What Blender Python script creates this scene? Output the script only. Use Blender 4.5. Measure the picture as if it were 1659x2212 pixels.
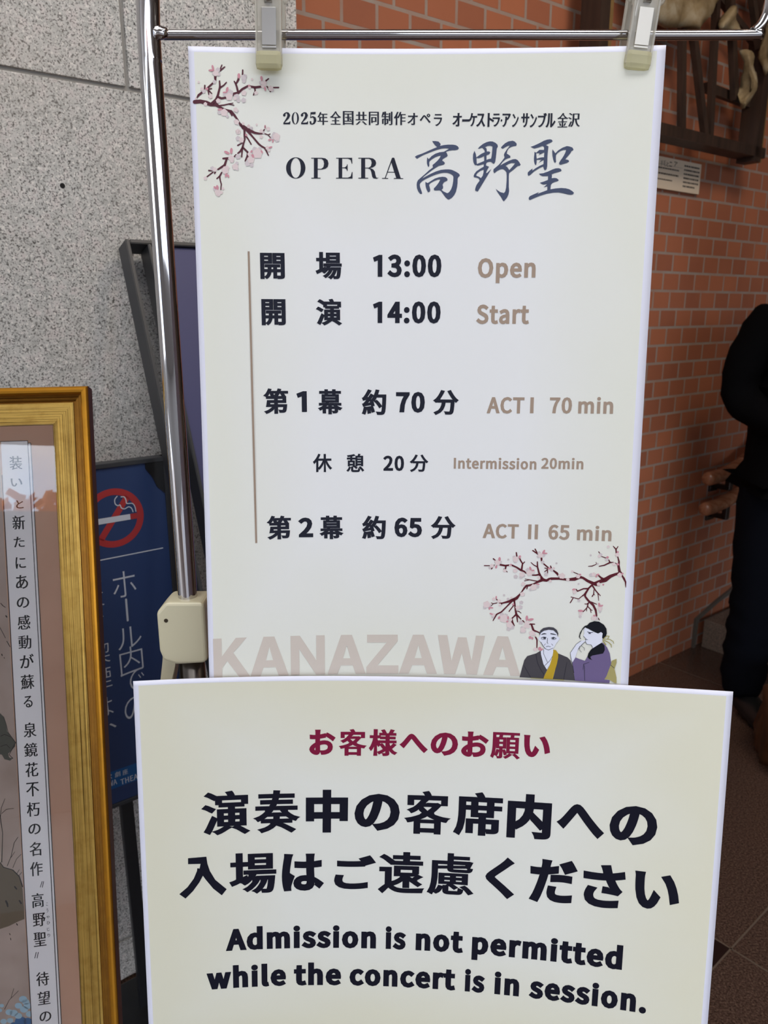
import bpy, bmesh, math, json, random
import numpy as np
from mathutils import Vector, Matrix
from mathutils.geometry import delaunay_2d_cdt

scene = bpy.context.scene
COL = scene.collection
for _o in list(bpy.data.objects):
    bpy.data.objects.remove(_o)
random.seed(7)
PI = math.pi

# ------------------------------------------------------------------ camera, sky, lights, exposure
EYE = 1.4                      # camera height
cam_d = bpy.data.cameras.new('camera')
cam = bpy.data.objects.new('camera', cam_d); COL.objects.link(cam)
cam.location = (0, 0, EYE)
cam.rotation_euler = (math.radians(90 - 14.9), 0, 0)
cam_d.sensor_fit = 'VERTICAL'; cam_d.sensor_height = 24.0; cam_d.sensor_width = 18.0
cam_d.lens = 1660.0 / 2212.0 * 24.0
cam_d.clip_start = 0.02; cam_d.clip_end = 200
cam_d.dof.use_dof = True; cam_d.dof.focus_distance = 0.78; cam_d.dof.aperture_fstop = 8.0
scene.camera = cam

world = bpy.data.worlds.new('world'); scene.world = world; world.use_nodes = True
wn = world.node_tree.nodes; wl = world.node_tree.links; wn.clear()
w_out = wn.new('ShaderNodeOutputWorld'); w_bg = wn.new('ShaderNodeBackground')
w_tc = wn.new('ShaderNodeTexCoord'); w_noise = wn.new('ShaderNodeTexNoise'); w_ramp = wn.new('ShaderNodeValToRGB')
w_noise.inputs['Scale'].default_value = 5.0; w_noise.inputs['Detail'].default_value = 6.0
w_ramp.color_ramp.elements[0].position = 0.38; w_ramp.color_ramp.elements[0].color = (0.56, 0.70, 0.93, 1)
w_ramp.color_ramp.elements[1].position = 0.60; w_ramp.color_ramp.elements[1].color = (1.0, 0.99, 0.97, 1)
wl.new(w_tc.outputs['Generated'], w_noise.inputs['Vector']); wl.new(w_noise.outputs['Fac'], w_ramp.inputs['Fac'])
wl.new(w_ramp.outputs['Color'], w_bg.inputs['Color']); wl.new(w_bg.outputs['Background'], w_out.inputs['Surface'])
w_bg.inputs['Strength'].default_value = 3.9

def area_light(name, loc, target, sx, sy, power, color):
    l = bpy.data.lights.new(name, 'AREA'); l.shape = 'RECTANGLE'; l.size = sx; l.size_y = sy
    l.energy = power; l.color = color
    o = bpy.data.objects.new(name, l); COL.objects.link(o); o.location = loc
    o.rotation_euler = (Vector(target) - Vector(loc)).to_track_quat('-Z', 'Y').to_euler()
    return o
# unseen fill light added below the ceiling to brighten sheets and granite
area_light('ceiling_fill', (0.1, 0.1, 3.16), (0.1, 0.6, 0), 2.4, 0.9, 40, (1.0, 0.99, 0.975))
# warm ceiling lamps of the lobby
area_light('lobby_lamp', (1.2, 0.9, 3.12), (1.5, 2.4, 0.8), 0.6, 0.6, 16, (1.0, 0.80, 0.58))

scene.view_settings.view_transform = 'Standard'
scene.view_settings.look = 'None'
scene.view_settings.gamma = 1.0
scene.view_settings.use_curve_mapping = False
scene.view_settings.exposure = 0.10

# ------------------------------------------------------------------ helpers
def lin(c):
    o = []
    for v in c:
        v = v / 255.0
        o.append(v / 12.92 if v <= 0.04045 else ((v + 0.055) / 1.055) ** 2.4)
    return tuple(o)

MATS = {}
def mat(name, rgb=(200, 200, 200), rough=0.6, metal=0.0, spec=0.5, **kw):
    if name in MATS: return MATS[name]
    if 'ink' in name: rough, spec = 0.8, 0.15
    m = bpy.data.materials.new(name); m.use_nodes = True
    b = m.node_tree.nodes['Principled BSDF']
    c = lin(rgb)
    b.inputs['Base Color'].default_value = (*c, 1)
    b.inputs['Roughness'].default_value = rough
    b.inputs['Metallic'].default_value = metal
    b.inputs['Specular IOR Level'].default_value = spec
    for k, v in kw.items(): b.inputs[k].default_value = v
    MATS[name] = m
    return m

def nodes_of(m):
    return m.node_tree.nodes, m.node_tree.links, m.node_tree.nodes['Principled BSDF']

def mixrgb(nt, fac, a, b, blend='MIX'):
    n = nt.nodes.new('ShaderNodeMix'); n.data_type = 'RGBA'; n.blend_type = blend
    for idx, v in ((0, fac), (6, a), (7, b)):
        if hasattr(v, 'is_linked'): nt.links.new(v, n.inputs[idx])
        elif isinstance(v, (int, float)): n.inputs[idx].default_value = v
        else: n.inputs[idx].default_value = (*v, 1)
    return n.outputs[2]

def noise(nt, vec, scale, detail=3.0, rough=0.55):
    n = nt.nodes.new('ShaderNodeTexNoise'); n.inputs['Scale'].default_value = scale
    n.inputs['Detail'].default_value = detail; n.inputs['Roughness'].default_value = rough
    nt.links.new(vec, n.inputs['Vector']); return n.outputs['Fac']

def ramp(nt, fac, stops):
    n = nt.nodes.new('ShaderNodeValToRGB'); e = n.color_ramp.elements
    while len(e) < len(stops): e.new(0.5)
    for el, (p, c) in zip(e, stops):
        el.position = p; el.color = (*c, 1) if len(c) == 3 else c
    nt.links.new(fac, n.inputs['Fac']); return n.outputs['Color']

def objcoord(nt):
    return nt.nodes.new('ShaderNodeTexCoord').outputs['Object']

def obj(name, bm, material=None, parent=None, smooth=False):
    me = bpy.data.meshes.new(name)
    bmesh.ops.recalc_face_normals(bm, faces=bm.faces)
    bm.to_mesh(me); bm.free()
    if smooth:
        for p in me.polygons: p.use_smooth = True
    mats = material if isinstance(material, (list, tuple)) else [material]
    for m in mats:
        if m: me.materials.append(m)
    o = bpy.data.objects.new(name, me); COL.objects.link(o)
    if parent: o.parent = parent
    return o

def tag(o, label, cat, group=None):
    o['label'] = label; o['category'] = cat
    if group: o['group'] = group
    return o

def thing(name, label, cat, loc=(0, 0, 0), group=None):
    o = bpy.data.objects.new(name, None); COL.objects.link(o); o.location = loc
    o.empty_display_size = 0.05
    bpy.context.view_layer.update()
    return tag(o, label, cat, group)

def adopt(o, parent):
    """parent o (modelled in world coordinates) to an Empty standing at its own place"""
    off = Vector((0, 0, 0)); p = parent
    while p: off += p.location; p = p.parent
    o.parent = parent
    if off.length > 0: o.data.transform(Matrix.Translation(-off))
    return o

def struct(o):
    o['kind'] = 'structure'; return o

def add_box(bm, c, s, mtx=None, bevel=0.0, mi=0):
    r = bmesh.ops.create_cube(bm, size=1.0)
    vs = r['verts']
    for v in vs: v.co = Vector((c[0] + v.co.x * s[0], c[1] + v.co.y * s[1], c[2] + v.co.z * s[2]))
    fs = list({f for v in vs for f in v.link_faces})
    if bevel > 0:
        es = list({e for v in vs for e in v.link_edges})
        rb = bmesh.ops.bevel(bm, geom=es, offset=bevel, segments=2, affect='EDGES', profile=0.6)
        vs = list({v for f in rb['faces'] for v in f.verts} | {v for v in vs if v.is_valid})
        fs = list({f for v in vs for f in v.link_faces})
    if mtx is not None:
        for v in {v for f in fs for v in f.verts}: v.co = mtx @ v.co
    for f in fs: f.material_index = mi
    return fs

def catmull(pts, sub=6):
    pts = [Vector(p) for p in pts]; out = []
    for i in range(len(pts) - 1):
        p0 = pts[max(i - 1, 0)]; p1 = pts[i]; p2 = pts[i + 1]; p3 = pts[min(i + 2, len(pts) - 1)]
        for k in range(sub):
            t = k / sub
            out.append(0.5 * ((2 * p1) + (p2 - p0) * t + (2 * p0 - 5 * p1 + 4 * p2 - p3) * t * t + (3 * p1 - p0 - 3 * p2 + p3) * t ** 3))
    out.append(pts[-1]); return out

def add_tube(bm, pts, rad, seg=20, cap=True, mi=0):
    pts = [Vector(p) for p in pts]
    rads = rad if isinstance(rad, (list, tuple)) else [rad] * len(pts)
    rings = []; up = None
    for i, p in enumerate(pts):
        t = (pts[min(i + 1, len(pts) - 1)] - pts[max(i - 1, 0)]).normalized()
        if up is None:
            a = Vector((0, 0, 1)) if abs(t.z) < 0.9 else Vector((0, 1, 0))
            up = (a - t * a.dot(t)).normalized()
        else:
            up = (up - t * up.dot(t)).normalized()
        sd = t.cross(up)
        rings.append([bm.verts.new(p + (up * math.cos(2 * PI * k / seg) + sd * math.sin(2 * PI * k / seg)) * rads[i]) for k in range(seg)])
    for a, b in zip(rings, rings[1:]):
        for k in range(seg):
            f = bm.faces.new((a[k], a[(k + 1) % seg], b[(k + 1) % seg], b[k])); f.material_index = mi
    if cap:
        for r in (rings[0], rings[-1]):
            f = bm.faces.new(r); f.material_index = mi

def add_prism(bm, poly, fn, d0, d1, mi=0):
    """extrude a 2-D outline between depths d0 and d1; fn(x, y, d) -> world point"""
    a = [bm.verts.new(fn(x, y, d0)) for x, y in poly]; b = [bm.verts.new(fn(x, y, d1)) for x, y in poly]
    fs = [bm.faces.new(a), bm.faces.new(list(reversed(b)))]
    for i in range(len(poly)):
        j = (i + 1) % len(poly); fs.append(bm.faces.new((a[i], b[i], b[j], a[j])))
    for f in fs: f.material_index = mi
    return fs

def skin(name, nodes, edges, material, parent, levels=2, root=0):
    """one continuous body: joints with radii grown into a smooth surface"""
    me = bpy.data.meshes.new(name)
    me.from_pydata([n[0] for n in nodes], edges, [])
    o = bpy.data.objects.new(name, me); COL.objects.link(o)
    o.modifiers.new('skin', 'SKIN')
    for i, n in enumerate(nodes):
        r = n[1]; sv = me.skin_vertices[0].data[i]
        sv.radius = r if isinstance(r, (tuple, list)) else (r, r)
        sv.use_root = (i == root)
    s = o.modifiers.new('sub', 'SUBSURF'); s.levels = levels; s.render_levels = levels
    dg = bpy.context.evaluated_depsgraph_get(); dg.update()
    nm = bpy.data.meshes.new_from_object(o.evaluated_get(dg))
    bpy.data.objects.remove(o)
    nm.name = name
    for p in nm.polygons: p.use_smooth = True
    nm.materials.clear(); nm.materials.append(material)
    o2 = bpy.data.objects.new(name, nm); COL.objects.link(o2)
    if parent: adopt(o2, parent)
    return o2

# the wall runs obliquely: s along it to the right, t out of the brick face towards the viewer
WD = Vector((0.788, 0.616, 0)).normalized(); WN = Vector((WD.y, -WD.x, 0))
def W(s, t, z):
    return WD * s + WN * (t - 1.573) + Vector((0, 0, z))
WALL = Matrix(((WD.x, WN.x, 0, -1.573 * WN.x), (WD.y, WN.y, 0, -1.573 * WN.y), (0, 0, 1, 0), (0, 0, 0, 1)))

# ------------------------------------------------------------------ printed sheets: page millimetres -> place in the room
def rot3(a):
    return Matrix.Rotation(a[2], 3, 'Z') @ Matrix.Rotation(a[1], 3, 'Y') @ Matrix.Rotation(a[0], 3, 'X')
def sheet(p, k=1.0):
    O = Vector(p[:3]); M = rot3(p[3:6]); a, b, c, d, e = p[6:]
    N = M @ Vector((0, -1, 0))
    def f(u, v, lift=0.0):
        s = (a + b * v) * u * u + c * u ** 3 + d * v * v + e * u * v
        return O + M @ Vector((u, -s, -v)) * k + N * lift
    return f
UPPER = sheet([0.03702, 0.76505, 1.62204, -0.05628, 0.00247, -0.01803, 0.15903, 0.3852, -0.05312, 0.041, -0.00976])
LOWER = sheet([0.04920, 0.70548, 1.03991, -0.09381, 0.01859, -0.01502, 0.27203, 0.17926, -0.19548, -0.01197, 0.12146], 0.988)
FRAME_P = [-0.381, 0.99639, 1.30286, -0.2761, -0.00632, 0.17256, 0, 0, 0, 0, 0]
FRAME = sheet(FRAME_P)
def POSTER(u, v, lift=0.0): return FRAME(u, v, lift - 0.012)
def SIGN(s, v, lift=0.0): return W(s, 0.285 + lift, -v)
def PLAQUE(s, v, lift=0.0): return W(s, 0.013 + lift, -v)
SURF = {'U': UPPER, 'L': LOWER, 'P': POSTER, 'S': SIGN, 'K': PLAQUE}

TEXT = json.loads(r"""[["U","title_lettering","年",-9705,-8739,5221,6292,0.036,-0.006],
["U","title_lettering","全",-8576,-7540,5149,6259,0.036,-0.006],
["U","title_lettering","国",-7395,-6427,5126,6275,0.036,-0.006],
["U","title_lettering","共",-6256,-5211,5175,6269,0.036,-0.006],
["U","title_lettering","同",-5057,-4140,5171,6280,0.036,-0.006],
["U","title_lettering","制",-3926,-2915,5152,6277,0.036,-0.006],
["U","title_lettering","作",-2795,-1724,5166,6275,0.036,-0.006],
["U","title_lettering","オ",-1570,-637,5269,6269,0.03,0.006],
["U","title_lettering","ペ",-471,540,5334,6106,0.03,0.006],
["U","title_lettering","ラ",817,1573,5354,6363,0.03,0.006],
["U","title_lettering","オ",2484,3337,5279,6396,0.056,0.01],
["U","title_lettering","ー",3367,4043,5799,5999,0.056,0.01],
["U","title_lettering","ケ",3953,4707,5286,6402,0.056,0.01],
["U","title_lettering","ス",4629,5450,5335,6443,0.056,0.01],
["U","title_lettering","ト",5635,6241,5296,6448,0.056,0.01],
["U","title_lettering","ラ",6095,6778,5345,6434,0.056,0.01],
["U","title_lettering","・",6827,6974,5819,6019,0.056,0.01],
["U","title_lettering","ア",6973,7733,5352,6459,0.056,0.01],
["U","title_lettering","ン",7850,8434,5378,6484,0.056,0.01],
["U","title_lettering","サ",8657,9386,5341,6519,0.056,0.01],
["U","title_lettering","ン",9436,10066,5394,6536,0.056,0.01],
["U","title_lettering","ブ",10142,10956,5340,6535,0.056,0.01],
["U","title_lettering","ル",10840,11730,5366,6553,0.056,0.01],
["U","title_lettering","金",11855,12849,5362,6556,0.036,-0.01],
["U","title_lettering","沢",12819,13907,5376,6524,0.036,-0.01],
["U","schedule_lettering_0","開",-15148,-12882,17398,19753,0.04,0.024],
["U","schedule_lettering_0","場",-10033,-7581,17276,19739,0.04,0.024],
["U","schedule_lettering_0","13:00",-4667,1726,17461,19510,0.046,0.038],
["U","schedule_lettering_1","開",-15129,-12878,21551,23956,0.04,0.024],
["U","schedule_lettering_1","演",-10049,-7571,21484,23930,0.04,0.024],
["U","schedule_lettering_1","14:00",-4663,1728,21688,23724,0.046,0.038],
["U","schedule_lettering_2","第",-15159,-12781,29814,32253,0.04,0.024],
["U","schedule_lettering_2","1",-11998,-11004,30079,32059,0.046,0.038],
["U","schedule_lettering_2","幕",-9972,-7568,29893,32280,0.04,0.024],
["U","schedule_lettering_2","約",-5739,-3362,29882,32335,0.04,0.024],
["U","schedule_lettering_2","70",-2433,352,30114,32113,0.046,0.038],
["U","schedule_lettering_2","分",1132,3627,29916,32331,0.04,0.024],
["U","schedule_lettering_3","休",-10496,-8624,36091,37888,0.024,0.02],
["U","schedule_lettering_3","憩",-7249,-5494,36094,37894,0.024,0.02],
["U","schedule_lettering_3","20",-3650,-1603,36276,37788,0.034,0.03],
["U","schedule_lettering_3","分",-1063,782,36152,37878,0.024,0.02],
["U","schedule_lettering_4","第",-15081,-12706,42170,44560,0.04,0.024],
["U","schedule_lettering_4","2",-12015,-10541,42391,44363,0.046,0.038],
["U","schedule_lettering_4","幕",-9935,-7529,42218,44582,0.04,0.024],
["U","schedule_lettering_4","約",-5725,-3357,42229,44599,0.04,0.024],
["U","schedule_lettering_4","65",-2504,234,42414,44397,0.046,0.038],
["U","schedule_lettering_4","分",1087,3565,42235,44565,0.04,0.024],
["U","english_lettering_0","Open",5128,10475,17782,20024,0.036,0.031],
["U","english_lettering_1","Start",5087,10034,21966,23761,0.036,0.031],
["U","english_lettering_2","ACT",6312,9886,30554,32144,0.034,0.028],
["U","english_lettering_2","I",10446,10774,30573,32086,0.034,0.028],
["U","english_lettering_2","70",12291,14377,30539,32096,0.034,0.028],
["U","english_lettering_2","min",14976,18217,30487,32061,0.034,0.028],
["U","english_lettering_3","Intermission",3257,11251,36405,37535,0.034,0.028],
["U","english_lettering_3","20min",11693,15714,36319,37440,0.034,0.028],
["U","english_lettering_4","ACT",6238,9761,42935,44420,0.034,0.028],
["U","english_lettering_4","II",10688,11635,42937,44416,0.034,0.028],
["U","english_lettering_4","65",12656,14694,42903,44415,0.034,0.028],
["U","english_lettering_4","min",15410,18685,42911,44402,0.034,0.028],
["L","heading_lettering","お",-12551,-9839,5824,8632,0.052,0.04],
["L","heading_lettering","客",-9520,-6596,5746,8722,0.04,0.018],
["L","heading_lettering","様",-6405,-3406,5730,8713,0.04,0.018],
["L","heading_lettering","へ",-3231,-285,6184,8289,0.052,0.04],
["L","heading_lettering","の",-2,2815,5953,8515,0.052,0.04],
["L","heading_lettering","お",3161,5973,5744,8526,0.052,0.04],
["L","heading_lettering","願",6168,9227,5687,8575,0.026,0.012],
["L","heading_lettering","い",9528,12256,5840,8237,0.052,0.04],
["L","notice_lettering_0","演",-23604,-18640,12424,17450,0.04,0.018],
["L","notice_lettering_0","奏",-18370,-13461,12535,17456,0.04,0.018],
["L","notice_lettering_0","中",-12886,-8476,12560,17490,0.052,0.04],
["L","notice_lettering_0","の",-7788,-3020,12986,17242,0.052,0.04],
["L","notice_lettering_0","客",-2561,2361,12516,17463,0.04,0.018],
["L","notice_lettering_0","席",2625,7715,12417,17425,0.042,0.022],
["L","notice_lettering_0","内",8222,12763,12346,17351,0.052,0.04],
["L","notice_lettering_0","へ",13306,18174,13084,16774,0.052,0.04],
["L","notice_lettering_0","の",18667,23386,12785,17106,0.052,0.04],
["L","notice_lettering_1","場",-20931,-15996,19673,24549,0.04,0.018],
["L","notice_lettering_1","は",-15419,-10947,19923,24385,0.052,0.04],
["L","notice_lettering_1","ご",-9864,-5406,20118,24167,0.052,0.04],
["L","notice_lettering_1","遠",-5187,-180,19640,24596,0.04,0.018],
["L","notice_lettering_1","慮",70,5074,19557,24511,0.03,0.012],
["L","notice_lettering_1","く",6243,9351,19658,24491,0.052,0.04],
["L","notice_lettering_1","だ",10882,15777,19472,24544,0.052,0.04],
["L","notice_lettering_1","さ",16363,20633,19547,24457,0.052,0.04],
["L","notice_lettering_1","い",21522,26036,19872,23987,0.052,0.04],
["L","notice_lettering_2","@Admission",-21430,-5253,31340,2649,0.058,0.046],
["L","notice_lettering_2","@is",-4219,-1988,31340,2649,0.058,0.046],
["L","notice_lettering_2","@not",-926,4200,31340,2649,0.058,0.046],
["L","notice_lettering_2","@permitted",5145,20874,31340,2649,0.058,0.046],
["L","notice_lettering_3","@while",-23525,-15035,36010,2649,0.058,0.046],
["L","notice_lettering_3","@the",-14169,-9005,36010,2649,0.058,0.046],
["L","notice_lettering_3","@concert",-8085,3538,36010,2649,0.058,0.046],
["L","notice_lettering_3","@is",4539,6714,36010,2649,0.058,0.046],
["L","notice_lettering_3","@in",7736,10396,36010,2649,0.058,0.046],
["L","notice_lettering_3","@session.",11435,23582,36010,2649,0.058,0.046],
["P","caption_lettering","装",-10215,-8632,8592,10327,0.022,0.0],
["P","caption_lettering","い",-10146,-8745,11439,12499,0.02,0.006],
["P","caption_lettering","と",-9638,-8734,14250,15309,0.02,0.006],
["P","caption_lettering","新",-10193,-8657,16217,17996,0.022,0.0],
["P","caption_lettering","た",-10123,-8814,18913,20259,0.02,0.006],
["P","caption_lettering","に",-10034,-8794,21519,22989,0.02,0.006],
["P","caption_lettering","あ",-10114,-8636,23810,25583,0.02,0.006],
["P","caption_lettering","の",-10117,-8611,26656,28023,0.02,0.006],
["P","caption_lettering","感",-10134,-8581,28942,30764,0.022,0.0],
["P","caption_lettering","動",-10152,-8580,31531,33249,0.022,0.0],
["P","caption_lettering","が",-10069,-8373,33927,35695,0.02,0.006],
["P","caption_lettering","蘇",-10111,-8444,36529,38377,0.022,0.0],
["P","caption_lettering","る",-9871,-8777,39241,40703,0.02,0.006],
["P","caption_lettering","泉",-10045,-8458,42627,44489,0.022,0.0],
["P","caption_lettering","鏡",-10086,-8464,45214,46979,0.022,0.0],
["P","caption_lettering","花",-10063,-8486,47705,49517,0.022,0.0],
["P","caption_lettering","不",-10067,-8482,50243,52006,0.022,0.0],
["P","caption_lettering","朽",-10090,-8505,52730,54538,0.022,0.0],
["P","caption_lettering","の",-10014,-8528,55487,56837,0.02,0.006],
["P","caption_lettering","名",-10018,-8578,57798,59556,0.022,0.0],
["P","caption_lettering","作",-10041,-8511,60304,62090,0.022,0.0],
["P","caption_lettering","高",-10002,-8563,64270,66090,0.022,0.0],
["P","caption_lettering","野",-10003,-8464,66807,68487,0.022,0.0],
["P","caption_lettering","聖",-10003,-8487,69230,70990,0.022,0.0],
["P","caption_lettering","待",-9942,-8382,74250,75984,0.022,0.0],
["P","caption_lettering","望",-9863,-8348,76702,78377,0.022,0.0],
["P","caption_lettering","の",-9750,-8322,79271,80541,0.02,0.006],
["P","caption_lettering","こ",-8320,-8100,65634,66005,0.02,0.006],
["P","caption_lettering","う",-8322,-8102,66335,66857,0.02,0.006],
["P","caption_lettering","や",-8360,-7974,67274,67623,0.02,0.006],
["P","caption_lettering","ひ",-8338,-7952,67978,68384,0.02,0.006],
["P","caption_lettering","じ",-8353,-8044,68788,69194,0.02,0.006],
["P","caption_lettering","り",-8321,-8024,69551,69980,0.02,0.006],
["S","sign_lettering","ホ",40519,44616,-95241,-90511,-0.012,-0.012],
["S","sign_lettering","ル",40443,44760,-84739,-80733,-0.012,-0.012],
["S","sign_lettering","内",40484,44694,-80932,-75966,-0.012,-0.012],
["S","sign_lettering","で",40387,44627,-76334,-71908,-0.012,-0.012],
["S","sign_lettering","の",40483,44479,-71036,-66376,-0.012,-0.012],
["S","sign_lettering","飲",35371,38740,-95028,-92097,-0.012,-0.012],
["S","sign_lettering","食",35415,38813,-91148,-87750,-0.012,-0.012],
["S","sign_lettering","・",34289,37669,-87115,-85977,-0.012,-0.012],
["S","sign_lettering","喫",35400,38853,-82941,-79153,-0.012,-0.012],
["S","sign_lettering","煙",35298,38779,-78314,-74318,-0.012,-0.012],
["S","sign_lettering","は",35024,38534,-72475,-68708,-0.012,-0.012],
["S","sign_lettering","、",37542,38782,-67185,-66110,-0.005,-0.005],
["S","venue_lettering","金",31466,32658,-57508,-56458,0.01,0.0],
["S","venue_lettering","沢",32975,34185,-57406,-56348,0.01,0.0],
["S","venue_lettering","歌",35856,37072,-57211,-56140,0.01,0.0],
["S","venue_lettering","劇",37566,38604,-57102,-56023,0.01,0.0],
["S","venue_lettering","座",39012,40007,-57006,-55921,0.01,0.0],
["S","venue_lettering","KANAZAWA",32071,37862,-55732,-54631,0.02,0.005],
["S","venue_lettering","THEATRE",38499,44059,-55263,-54131,0.02,0.005],
["K","plaque_lettering","手",234575,236212,-185745,-184199,0.01,-0.01],
["K","plaque_lettering","毛",236224,237814,-185914,-184208,0.01,-0.01],
["K","plaque_lettering","と",238162,239349,-185625,-184223,0.01,0.01],
["K","plaque_lettering","ニ",239647,241263,-185802,-184394,0.01,0.01],
["K","plaque_lettering","ア",242347,244286,-186099,-184683,0.01,0.01]]""")
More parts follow.
